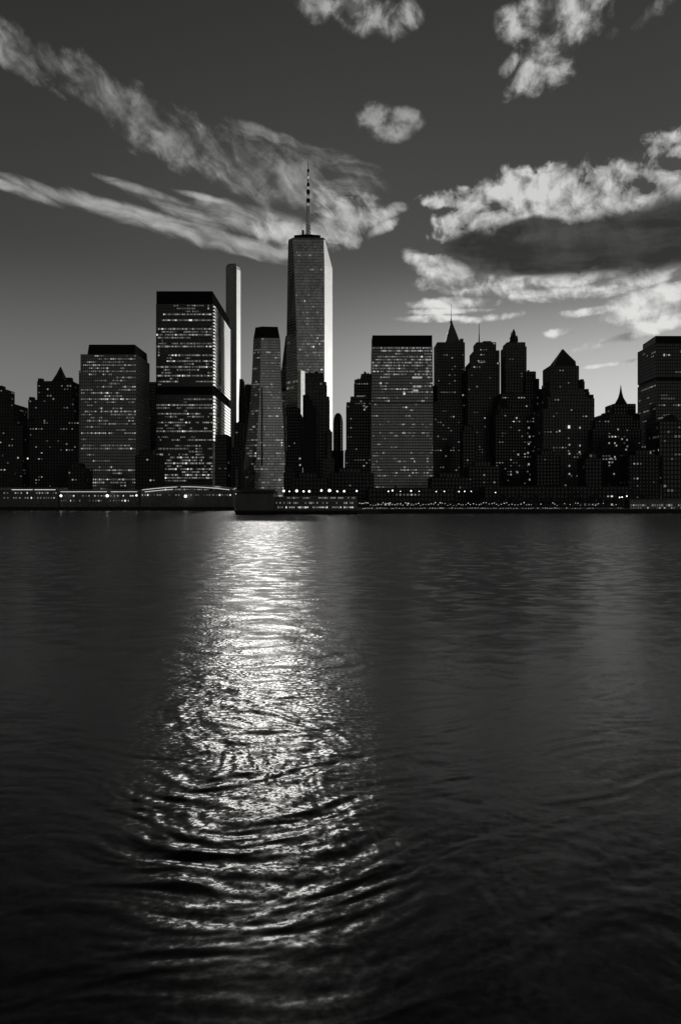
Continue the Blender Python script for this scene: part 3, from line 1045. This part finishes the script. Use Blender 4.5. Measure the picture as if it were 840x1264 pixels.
place('pier_lamp', me, (X(293, 640), 640, LAND), 'lone bright lamp left of the dark pier house', 'street lamp', 'lamps along the pier sheds')
# warm trio by the right trees
for px, py in ((764, 614), (767, 613.6), (773, 612.4)):
    me = lamp_mesh('park_lamp', Z(py, 610) - LAND, 0.42, M['lamp'])
    place('park_lamp', me, (X(px, 610), 610, LAND), 'small park lamp among the trees left of the white-framed pier pavilion', 'street lamp', 'park lamps near the right pier')

# promenade: lamp standards and lit bollards in rows
pl = lamp_mesh('promenade_lamp', 4.4, 0.27, M['lamp_small'])
bo = lamp_mesh('lit_bollard', 1.15, 0.24, M['lamp_small'])
r = random.Random(17)
def shore_y(x):
    for (xa, ya), (xb, yb) in zip(shore[4:], shore[5:]):
        if xa <= x <= xb:
            return ya + (yb - ya) * (x - xa) / (xb - xa)
    return 600
px = 443.0
while px < 772:
    d = 579
    x = X(px, d)
    y = shore_y(x) + 3.5
    dens = 1.0 if px < 660 else 0.45
    if r.random() < dens:
        place('promenade_lamp', pl, (x, y + 2, LAND), 'slim lamp standard in the long row on the right-hand promenade', 'street lamp', 'promenade lamp standards', r.uniform(0.72, 1.2))
    if r.random() < dens * 0.85:
        place('lit_bollard', bo, (x + 0.9, y, LAND), 'knee-high lit bollard at the edge of the right-hand promenade', 'bollard', 'lit promenade bollards', r.uniform(0.85, 1.2))
    px += r.uniform(2.3, 4.0)

# railing along the promenade
e = empty('railing', (X(445, 579), 579, LAND), 'long pale railing along the edge of the right-hand promenade', 'railing')
bp, br = bmesh.new(), bmesh.new()
prev = None
x = X(446, 579)
while x < X(846, 589):
    y = shore_y(x) + 1.0
    a = (x - e.location.x, y - e.location.y)
    bm_box(bp, a[0] - 0.06, a[0] + 0.06, a[1] - 0.06, a[1] + 0.06, 0, 1.12)
    if prev:
        for z in (0.45, 0.8, 1.12):
            bm_loft(br, [[(prev[0], prev[1] - 0.03, z), (a[0], a[1] - 0.03, z), (a[0], a[1] + 0.03, z), (prev[0], prev[1] + 0.03, z)],
                         [(prev[0], prev[1] - 0.03, z + 0.07), (a[0], a[1] - 0.03, z + 0.07), (a[0], a[1] + 0.03, z + 0.07), (prev[0], prev[1] + 0.03, z + 0.07)]])
    prev = a
    x += 1.9
for b in (bp, br):
    bmesh.ops.recalc_face_normals(b, faces=b.faces)
obj('post_row', bp, M['white_steel'], e); obj('rail', br, M['white_steel'], e)

# pavilion at the right
t = Tower('pier_pavilion', 812, 588, 'white-framed glass pavilion on the right pier behind a tall pole', 'pavilion')
p = t.rect(777, 862, 592, 14)
y0 = 4
b = t.bm('roof', [M['metal_grey']])
bm_box(b, p[0][0] - 1, p[1][0] + 1, y0 - 1.5, y0 + 14, t.zz(617.2, 592), t.zz(616, 592))
b = t.bm('frame', [M['white_steel']])
for k in range(30):
    x = p[0][0] + (p[1][0] - p[0][0]) * k / 29
    bm_box(b, x - 0.12, x + 0.12, y0, y0 + 0.3, 0, t.zz(617.2, 592))
bm_box(b, p[0][0], p[1][0], y0 + 0.02, y0 + 0.25, 2.2, 2.45)
b = t.bm('glazing', [M['glass_dark']])
bm_box(b, p[0][0], p[1][0], y0 + 0.3, y0 + 13, 0, t.zz(617.3, 592))
r = random.Random(31)
for k in range(29):
    for z in (1.2, 3.4):
        if r.random() < 0.62:
            x = p[0][0] + (p[1][0] - p[0][0]) * (k + 0.5) / 29
            t.wins.append((r.choice([0, 1, 1, 2]), x, y0 + 0.2, z, r.uniform(0.5, 1.3), r.uniform(0.8, 1.6), 0.0))
t.done()
bm = bmesh.new()
bm_tube(bm, 0, 0, 0, 0.6, 0.5, 0.35, 10)
bm_tube(bm, 0, 0, 0.6, Z(598, 586) - LAND, 0.24, 0.12, 10)
bm_ball(bm, 0, 0, Z(598, 586) - LAND, 0.25)
tag(obj('flagpole', bm, M['white_steel'], loc=(X(815, 592), 592, LAND)), 'tall bare white pole standing before the right pier pavilion', 'pole')
bm = bmesh.new()
bm_tube(bm, 0, 0, 0, 0.6, 0.5, 0.35, 10)
bm_tube(bm, 0, 0, 0.6, Z(577, 640) - LAND, 0.26, 0.14, 10)
bm_ball(bm, 0, 0, Z(577, 640) - LAND, 0.3)
tag(obj('flagpole', bm, M['steel'], loc=(X(292, 640), 640, LAND)), 'tall thin grey pole in front of the tapered tower foot', 'pole')

# ------------------------------------------------------------------ trees
def tree_meshes(seed, h):
    r = random.Random(seed)
    bt = bmesh.new()
    bm_tube(bt, 0, 0, 0, h * 0.45, h * 0.035, h * 0.02, 7)
    for k in range(6):
        a, z = r.uniform(0, 6.28), h * r.uniform(0.28, 0.45)
        p, q = Vector((0, 0, z)), Vector((math.cos(a) * h * 0.22, math.sin(a) * h * 0.22, z + h * r.uniform(0.15, 0.3)))
        s = Vector((-math.sin(a), math.cos(a), 0)) * h * 0.01
        u = Vector((0, 0, h * 0.012))
        bm_loft(bt, [[tuple(p + s), tuple(p + u), tuple(p - s), tuple(p - u)], [tuple(q + s * .4), tuple(q + u * .4), tuple(q - s * .4), tuple(q - u * .4)]])
    bc = bmesh.new()
    cl = []
    for k in range(15):
        a = r.uniform(0, 6.28); rr = h * 0.27 * math.sqrt(r.random())
        z = h * r.uniform(0.38, 0.88)
        cl.append((Vector((rr * math.cos(a), rr * math.sin(a), z)), h * r.uniform(0.08, 0.17) * (1.15 - 0.5 * z / h)))
    for c, R0 in cl:
        for _ in range(75):
            d = Vector((r.gauss(0, 1), r.gauss(0, 1), r.gauss(0, 0.8))).normalized() * R0 * r.uniform(0.35, 1.15)
            p = c + d
            s = h * r.uniform(0.012, 0.026)
            n = Vector((r.gauss(0, 1), r.gauss(0, 1), r.gauss(0, 1))).normalized()
            u = n.orthogonal().normalized() * s
            v = n.cross(u).normalized() * s * 0.7
            bc.faces.new([bc.verts.new(p + w) for w in (u, v, -u, -v)])
    out = []
    for n, b, m in (('trunk', bt, 'bark'), ('crown', bc, 'leaf')):
        me = bpy.data.meshes.new(n)
        b.to_mesh(me); b.free()
        me.materials.append(M[m])
        out.append(me)
    return out


TM = [tree_meshes(s, 12.0) for s in range(4)]
r = random.Random(77)
spots_ = [(px, r.uniform(608, 650), r.uniform(0.7, 1.15)) for px in
          [447, 458, 470, 486, 500, 513, 527, 541, 556, 570, 584, 592, 599, 607, 615, 624, 632, 641, 650, 659, 668, 678, 687, 696, 705, 714, 722, 731, 740, 748, 757, 766, 776, 786, 797, 808]]
for k, (px, d, s) in enumerate(spots_):
    if px < 590:
        s *= 0.62
    lab, grp = (('small round dark tree on the quay before the long low podium', 'small quay trees') if px < 590 else
                ('dark leafy tree in the belt behind the right-hand promenade', 'trees behind the promenade'))
    e = empty('quay_tree', (X(px, d), d, LAND), lab, 'tree', grp)
    e.rotation_euler = (0, 0, r.uniform(0, 6.28))
    e.scale = (s, s, s * r.uniform(0.9, 1.15))
    for n, me in zip(('trunk', 'crown'), TM[k % 4]):
        o = bpy.data.objects.new(n, me)
        COL.objects.link(o)
        o.parent = e

# ------------------------------------------------------------------ water
WATER = dict(rough=0.24, fine=(0.9, 0.15, 0), mid=(0.62, 1.0, 0), glitter_lane=(1.3, 13.0, 13.6, 18.0))


def build_water():
    # polar sheet around the bank the picture is taken from: fine towards the city, coarse elsewhere
    azf = np.radians(np.linspace(-27, 27, 781))
    azc = np.radians(np.arange(30, 331, 4.0))
    az = np.concatenate([azf, azc])
    ypx = np.arange(1350, 634, -1.15)
    rn = CAMH * F / (ypx - HY)
    rad = np.concatenate([[0.6, 2, 4, 6, 8, 9.6], rn[rn > 10.2], [700, 850, 1100, 2000, 7000]])
    A, Rr = np.meshgrid(az, rad)
    x, y = Rr * np.sin(A), Rr * np.cos(A)
    spacing = np.maximum(np.gradient(rad), 0.02)[:, None]
    rng = np.random.default_rng(5)
    h = np.zeros_like(x)
    # slow warp so that no crest runs straight
    wx = 0.9 * np.sin(0.31 * x + 0.23 * y + 1.0) + 0.6 * np.sin(0.52 * y - 0.4 * x + 2.2) + 0.25 * np.sin(1.3 * x + 0.9 * y)
    wy = 0.8 * np.sin(0.36 * x - 0.21 * y + 0.4) + 0.5 * np.sin(0.61 * x + 0.33 * y + 3.0) + 0.22 * np.sin(1.1 * x - 1.4 * y + 1.0)
    N = 84
    lam = np.exp(rng.uniform(np.log(0.32), np.log(4.5), N))
    for i in range(N):
        th = rng.normal(0, R(52))
        k = 2 * math.pi / lam[i]
        if i % 5 < 2:   # wake-like V-shaped crests that bend the sun glitter into arcs along the lane
            ax, ay = math.sin(SUN_AZ), math.cos(SUN_AZ)
            xs, ys = x + 0.8 * wx + rng.normal(0, 0.5), y + 0.8 * wy
            s0, t0 = xs * ax + ys * ay, xs * ay - ys * ax
            ph = k * (s0 - rng.uniform(0.3, 0.6) * np.sqrt(t0 * t0 + (1.2 + 0.03 * s0) ** 2) + rng.normal(0, 0.05) * t0)
        else:
            ph = k * (np.sin(th) * (x + wx) + np.cos(th) * (y + wy))
        slope = 0.028 * np.clip((lam[i] / 0.9) ** (0.9 if lam[i] < 0.9 else -1.0), 0.2, 1.0)
        if i % 5 < 2 and lam[i] > 0.8:
            slope *= 0.6
        fade = np.clip((lam[i] / spacing - 2.5) / 2.5, 0, 1)
        gust = 0.8 + 0.42 * np.sin((0.35 + 0.22 * (i % 5)) * (x + wx) + (0.2 + 0.15 * (i % 3)) * (y + 2 * wy) + i) + 0.42 * np.sin((0.5 - 0.2 * (i % 4)) * (x - wy) + (0.33 + 0.1 * (i % 4)) * y + 2.3 * i)
        s = np.sin(ph + rng.uniform(0, 6.28))
        h += fade * gust * slope / k * (s + 0.25 * np.cos(2 * ph))
    ax, ay = math.sin(SUN_AZ), math.cos(SUN_AZ)
    s_, t_ = x * ax + y * ay, x * ay - y * ax + 0.3
    hw = WATER['glitter_lane'][0] + WATER['glitter_lane'][1] * (1 - np.exp(-np.abs(s_) / 150))
    q = np.abs(t_ + 0.12 * wx * hw) / hw
    f = 1 - np.clip((q - 0.55) / 0.9, 0, 1)
    f = f * f * (3 - 2 * f) * np.clip((s_ - WATER['glitter_lane'][2]) / (WATER['glitter_lane'][3] - WATER['glitter_lane'][2]), 0, 1)
    h *= 0.24 + 0.76 * f  # waves kept high only in this strip, to shape the sun glitter
    edge = np.clip((R(26.5) - np.abs(A)) / R(1.5), 0, 1)
    edge[:, len(azf):] = 0
    inner = np.clip((Rr - 9) / 2, 0, 1)
    h *= edge * inner
    co = np.stack([x, y, h], -1).reshape(-1, 3)
    nr, na = x.shape
    ii, jj = np.meshgrid(np.arange(nr - 1), np.arange(na), indexing='ij')
    j2 = (jj + 1) % na
    quads = np.stack([ii * na + jj, (ii + 1) * na + jj, (ii + 1) * na + j2, ii * na + j2], -1).reshape(-1, 4)
    quads = quads[:, ::-1]
    me = bpy.data.meshes.new('water')
    me.vertices.add(len(co)); me.vertices.foreach_set('co', co.astype(np.float32).ravel())
    nq = len(quads)
    me.loops.add(nq * 4); me.loops.foreach_set('vertex_index', quads.astype(np.int32).ravel())
    me.polygons.add(nq)
    me.polygons.foreach_set('loop_start', (np.arange(nq) * 4).astype(np.int32))
    me.polygons.foreach_set('use_smooth', np.ones(nq, dtype=bool))
    me.update(calc_edges=True)
    me.validate()
    # the open centre
    o = bpy.data.objects.new('water', me)
    COL.objects.link(o)
    m, nt, p = new_mat('river_water')
    p.inputs['Base Color'].default_value = (0.006, 0.006, 0.006, 1)
    p.inputs['IOR'].default_value = 1.3
    p.inputs['Roughness'].default_value = WATER['rough']
    p.inputs['Specular IOR Level'].default_value = 0.5
    tc = nt.new('ShaderNodeTexCoord')
    co_ = S(nt, tc.outputs['Object'])
    geo = nt.new('ShaderNodeNewGeometry')
    dist = nt.vmath('LENGTH', co_)
    half = (0.5, 0.5, 0.5)
    fine = nt.vmath('SUBTRACT', nt.noise(co_, 5.5, 4, 0.6, color=True), half)
    mid = nt.vmath('SUBTRACT', nt.noise(nt.vmath('MULTIPLY', co_, (0.7, 1, 1)), 0.75, 4, 0.62, 0.4, color=True), half)
    # wind patches: smoother and rougher stretches of river
    patch = nt.noise(nt.vmath('MULTIPLY', co_, (0.006, 0.02, 1)), 1.0, 3, 0.5)
    pk = nt.smooth(patch, 0.3, 0.7, 0.8, 1.15)
    px_, py_, _ = nt.sep(co_)
    ax, ay = math.sin(SUN_AZ), math.cos(SUN_AZ)
    s_ = px_ * ax + py_ * ay
    t_ = nt.math('ABSOLUTE', px_ * ay - py_ * ax + 0.3)
    hw = (1.0 - (nt.math('ABSOLUTE', s_) * (-1 / 150)).exp()) * WATER['glitter_lane'][1] + WATER['glitter_lane'][0]
    ragged = nt.noise(nt.vmath('MULTIPLY', co_, (0.35, 0.16, 1)), 1.0, 4, 0.6)
    glitter_lane = nt.smooth(t_ / hw + (ragged - 0.5) * 1.3, 0.4, 1.55, 1.0, 0.0) * nt.smooth(s_ + (ragged - 0.5) * 6.0, WATER['glitter_lane'][2], WATER['glitter_lane'][3])  # rougher strip fitted to the outline of the sun glitter, calmer outside
    glitter_lane = glitter_lane * 0.64 + 0.36
    off = nt.vmath('ADD', nt.vmath('MULTIPLY', fine, WATER['fine']),
                   nt.vmath('MULTIPLY', nt.vmath('SCALE', mid, scale=nt.smooth(dist, 18, 130, 0.12, 1.0) * pk), WATER['mid']))
    off = nt.vmath('MULTIPLY', off, nt.comb(glitter_lane, glitter_lane * 0.35 + 0.65, 0.0))
    nrm = nt.vmath('NORMALIZE', nt.vmath('ADD', S(nt, geo.outputs['Normal']), off))
    nt.put(nrm, p.inputs['Normal'])
    me.materials.append(m)
    struct(o)


build_water()

# ------------------------------------------------------------------ sky
def uv(px, py):
    az = math.atan((px - CX) / F)
    return 1000 * az, 1000 * math.atan((HY - py) / F * math.cos(az))


def build_sky():
    w = bpy.data.worlds.new('World')
    sc.world = w
    w.use_nodes = True
    nt = NT(w.node_tree)
    bg = w.node_tree.nodes['Background']
    bg.inputs[1].default_value = 0.1
    tc = nt.new('ShaderNodeTexCoord')
    d = nt.vmath('NORMALIZE', S(nt, tc.outputs['Generated']))
    dx, dy, dz = nt.sep(d)
    az = nt.math('ARCTAN2', dx, dy)
    el = nt.math('ARCSINE', dz)
    U, V = az * 1000.0, el * 1000.0
    P = nt.comb(U, V, 0.0)
    elp = el.max(0.0)
    sky = nt.new('ShaderNodeTexSky')
    sky.sky_type = 'NISHITA'
    sky.sun_disc = False
    sky.sun_elevation = SUN_EL
    sky.sun_rotation = SUN_AZ
    sky.dust_density = 0.3
    # black-and-white film behind a red filter: only the red light of the sky counts
    sr = nt.new('ShaderNodeSeparateColor')
    w.node_tree.links.new(sky.outputs[0], sr.inputs[0])
    nish = S(nt, sr.outputs[0]).min(9.0)
    azd = az * (180 / math.pi)
    high = (elp * (-1 / 0.40)).exp() * nt.smooth(azd, -24.0, 16.0, 0.92, 1.32)
    low = nt.smooth(elp, 0.09, 0.31, 1.0, 0.0)
    gain = nt.smooth(azd, -18.0, 22.0, 1.1, 5.2)
    back = nt.smooth(nt.math('ABSOLUTE', azd), 80.0, 140.0, 1.0, 0.25)
    base = low * gain * back + high
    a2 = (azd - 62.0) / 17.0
    glow = (-(a2 * a2)).exp() * (elp * -2.2).exp() * 11.0  # added out-of-view brightness in the sky for the mirrored tower faces to reflect
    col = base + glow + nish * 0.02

    state = []

    def blobs(lst):
        # each cloud waits for the one before it, which keeps the compiled shader small
        m = None
        Pg = nt.vmath('ADD', P, (state[0] if state else base) * 1e-7)
        for px, py, rx, ry, *ang in lst:
            n = nt.new('ShaderNodeMapping', vector_type='TEXTURE')
            nt.put(Pg, n.inputs[0])
            n.inputs[1].default_value = (*uv(px, py), 0)
            n.inputs[2].default_value = (0, 0, -R(ang[0] if ang else 0))
            n.inputs[3].default_value = (rx, ry, 1)
            q = S(nt, n.outputs[0])
            q = nt.vmath('DOT_PRODUCT', q, q)
            m = q if m is None else m.min(q)
        return (1.0 - m).max(-1.2)

    # slightly warped coordinates; every cloud texture is read from these
    warp = nt.vmath('SUBTRACT', nt.noise(P, 0.016, 2, 0.5, color=True), (0.5, 0.5, 0.5))
    Pw = nt.vmath('ADD', P, nt.vmath('SCALE', warp, scale=34.0))
    big = nt.noise(Pw, 0.0135, 7, 0.56)
    bigo = nt.noise(nt.vmath('ADD', Pw, (5.0, 12.0, 0)), 0.0135, 7, 0.56)
    relief = big - bigo                      # > 0 on the upper, sunward side of a heap
    fin = nt.noise(Pw, 0.05, 5, 0.6)

    def rot(ang, sx, sy, det=7, rough=0.58, z=0.0):
        n = nt.new('ShaderNodeMapping', vector_type='POINT')
        nt.put(Pw, n.inputs[0])
        n.inputs[2].default_value = (0, 0, R(ang))
        n2 = nt.vmath('ADD', nt.vmath('MULTIPLY', S(nt, n.outputs[0]), (sx, sy, 0.0)), (0, 0, z))
        return nt.noise(n2, 1.0, det, rough)

    def over(c, colr, a):
        r = c + (colr - c) * a
        state[:] = [r]
        return r

    # ---- cirrus: two long streaks that meet behind the mast
    wisp = rot(27, 0.0065, 0.036)
    comb = rot(47, 0.010, 0.050, 8, 0.6, 3.0)      # fibres combed down and to the right
    flat = rot(12, 0.006, 0.060, 7, 0.58, 7.0)

    m1 = blobs([(10, 60, 80, 17, 24), (80, 92, 85, 18, 24), (140, 128, 80, 24, 32), (200, 165, 85, 24, 30), (255, 190, 80, 27, 26), (310, 212, 80, 32, 22), (360, 228, 62, 30, 14), (170, 148, 50, 30, 25)])
    a1 = nt.smooth(m1 * 0.80 + (wisp - 0.5) * 1.8 + (comb - 0.5) * 1.5 + (big - 0.5) * 1.9 + (fin - 0.5) * 1.3, -0.02, 1.4)
    col = over(col, (relief * 8.0 + (comb - 0.5) * 4.0 + 3.0).max(1.6).min(4.6), a1 * 0.92)

    m4 = blobs([(400, 192, 80, 16, 14), (440, 210, 44, 9, 10), (345, 172, 66, 10, 14), (425, 232, 60, 18, 0), (300, 165, 40, 6, 14)])
    a4 = nt.smooth(m4 * 0.6 + (flat - 0.5) * 2.4 + (comb - 0.5) * 1.8 + (fin - 0.5) * 0.8, 0.15, 1.35)
    col = over(col, (relief * 6.0 + 2.2).max(1.2).min(3.6), a4 * 0.85)

    m2 = blobs([(10, 231, 80, 8, 11), (75, 243, 80, 9, 12), (140, 260, 80, 12, 12), (200, 276, 80, 13, 13), (255, 292, 80, 14, 13), (310, 306, 70, 13, 10), (345, 312, 40, 10, 4),
                (190, 240, 70, 7, 12), (245, 243, 46, 5, 8), (290, 268, 90, 18, 10), (340, 280, 60, 20, 8), (230, 262, 70, 10, 14)])
    a2_ = nt.smooth(m2 * 0.72 + (wisp - 0.5) * 1.5 + (flat - 0.5) * 1.4 + (fin - 0.5) * 0.5, -0.02, 1.0)
    col = over(col, (relief * 8.0 + (flat - 0.5) * 4.0 + 3.5).max(1.9).min(5.0), a2_ * 0.93)

    m3 = blobs([(425, 276, 62, 30, -16), (395, 288, 60, 26, 0), (455, 270, 40, 15, -15), (350, 288, 60, 22, 10), (480, 262, 26, 10, -18), (470, 282, 30, 9, -25), (415, 250, 40, 14, 20)])
    a3 = nt.smooth(m3 * 0.8 + (comb - 0.5) * 1.7 + (flat - 0.5) * 1.2 + (big - 0.5) * 1.2 + (fin - 0.5) * 1.2, 0.05, 1.05)
    col = over(col, (relief * 9.0 + (comb - 0.5) * 5.0 + 4.7).max(2.6).min(6.0), a3 * 0.96)

    # ---- fair-weather puffs
    def puffs(c, lst, k=3.0, e0=0.02, e1=1.15, mean=3.2, lo=1.2, hi=5.2, amp=27.0, alpha=0.96):
        m = blobs(lst)
        dens = m * 0.8 + (big - 0.5) * k + (fin - 0.5) * 1.7
        a = nt.smooth(dens, e0, e1)
        lit = (relief * amp + (fin - 0.5) * 2.5 + (dens - 0.6) * 1.2 + mean).max(lo).min(hi)
        return over(c, lit, a * alpha)

    col = puffs(col, [(405, 2, 50, 20, 6), (450, 16, 50, 24, 12), (478, 34, 26, 14, 10), (508, 16, 26, 16, 0)], mean=2.6, hi=4.0)
    col = puffs(col, [(712, 16, 58, 36, -30), (680, 62, 50, 34, -40), (645, 26, 36, 20, -8), (648, 92, 36, 13, -48), (684, 88, 34, 16, 0), (628, 80, 16, 10, -40), (735, 4, 34, 16, -30)],
                mean=4.2, hi=5.8, k=2.6)
    col = puffs(col, [(462, 143, 30, 17, -5), (500, 148, 32, 16, 5), (484, 160, 34, 14, 0)], mean=2.8, hi=4.2, e0=0.1, e1=1.3, k=1.4)
    col = puffs(col, [(806, 14, 34, 9, -25), (752, 48, 18, 12, -30)], mean=1.6, hi=2.4, alpha=0.6, k=4.2)

    # ---- long cumulus bank: heaped bright top, flat dark belly, bright layers underneath
    col = puffs(col, [(800, 232, 140, 40, -9), (835, 222, 130, 48, -8), (700, 246, 80, 36, -4), (625, 250, 70, 30, -4), (546, 246, 36, 12, 0), (580, 276, 60, 20, -4),
                      (634, 222, 26, 18, 0), (682, 220, 30, 20, 0), (748, 250, 120, 44, -5), (640, 282, 90, 26, 0), (566, 236, 18, 8, 0), (760, 215, 40, 22, -8)],
                k=2.1, mean=3.7, lo=0.7, hi=6.4, amp=36.0, e0=0.02, e1=0.55)
    strat = rot(4, 0.008, 0.055, 7, 0.56, 11.0)
    ml = blobs([(520, 322, 40, 12, 18), (555, 336, 62, 17, 16), (610, 352, 95, 20, 6), (700, 345, 120, 10, -2), (800, 342, 100, 16, -8), (815, 368, 80, 24, -12), (570, 374, 66, 9, 0), (650, 362, 60, 8, 0),
                (540, 393, 56, 5, 0), (605, 392, 50, 6, -4), (560, 384, 60, 5, 0), (690, 411, 27, 7, -4), (770, 417, 90, 7, -10), (755, 449, 46, 3.5, -6), (830, 396, 60, 11, -8), (730, 384, 50, 6, -4)])
    al = nt.smooth(ml * 0.8 + (strat - 0.5) * 1.2 + (big - 0.5) * 2.2 + (fin - 0.5) * 1.5, 0.02, 0.9)
    cl = (relief * 30.0 + (strat - 0.5) * 5.0 + (fin - 0.5) * 3.0 + 5.6).max(2.2).min(7.6)
    col = over(col, cl, al * 0.95)
    md = blobs([(690, 303, 145, 29, -3), (800, 291, 175, 42, -5), (598, 305, 54, 20, 4), (860, 284, 160, 46, -6), (740, 316, 180, 18, -2), (650, 288, 55, 18, -4)])
    ad = nt.smooth(md * 1.6 + (big - 0.5) * 2.3 + (fin - 0.5) * 1.3, 0.0, 0.95)
    cd = (big - 0.5) * 1.2 + (strat - 0.5) * 1.0 + 0.42
    col = over(col, cd.max(0.32), ad * 0.97)

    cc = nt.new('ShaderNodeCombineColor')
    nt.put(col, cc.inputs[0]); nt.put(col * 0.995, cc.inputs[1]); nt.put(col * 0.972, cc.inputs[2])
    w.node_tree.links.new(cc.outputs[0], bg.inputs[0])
    w.cycles.sampling_method = 'MANUAL'
    w.cycles.sample_map_resolution = 1024


build_sky()

# ------------------------------------------------------------------ sun
L = bpy.data.lights.new('sun', 'SUN')
L.energy = 0.10
L.angle = R(0.6)
L.color = (1, 0.985, 0.95)
so = bpy.data.objects.new('sun', L)
COL.objects.link(so)
dirv = Vector((math.sin(SUN_AZ) * math.cos(SUN_EL), math.cos(SUN_AZ) * math.cos(SUN_EL), math.sin(SUN_EL)))
so.rotation_euler = dirv.to_track_quat('Z', 'Y').to_euler()
so.location = (0, 0, 400)

# ------------------------------------------------------------------ camera
cam = bpy.data.cameras.new('camera')
cam.sensor_fit = 'VERTICAL'
cam.sensor_height = 36.0
cam.lens = 36.0 * F / 1264.0
cam.shift_y = -(632 - HY) / 1264.0
cam.clip_start = 0.5
cam.clip_end = 20000
co = bpy.data.objects.new('camera', cam)
COL.objects.link(co)
co.location = (0, 0, CAMH)
co.rotation_euler = (R(90), 0, 0)
sc.camera = co

sc.render.engine = 'CYCLES'
sc.view_settings.view_transform = 'Standard'
sc.view_settings.look = 'None'
sc.view_settings.exposure = 0
sc.view_settings.gamma = 1
sc.cycles.use_denoising = True
sc.cycles.max_bounces = 4
sc.cycles.sample_clamp_indirect = 1.5
sc.cycles.sample_clamp_direct = 0
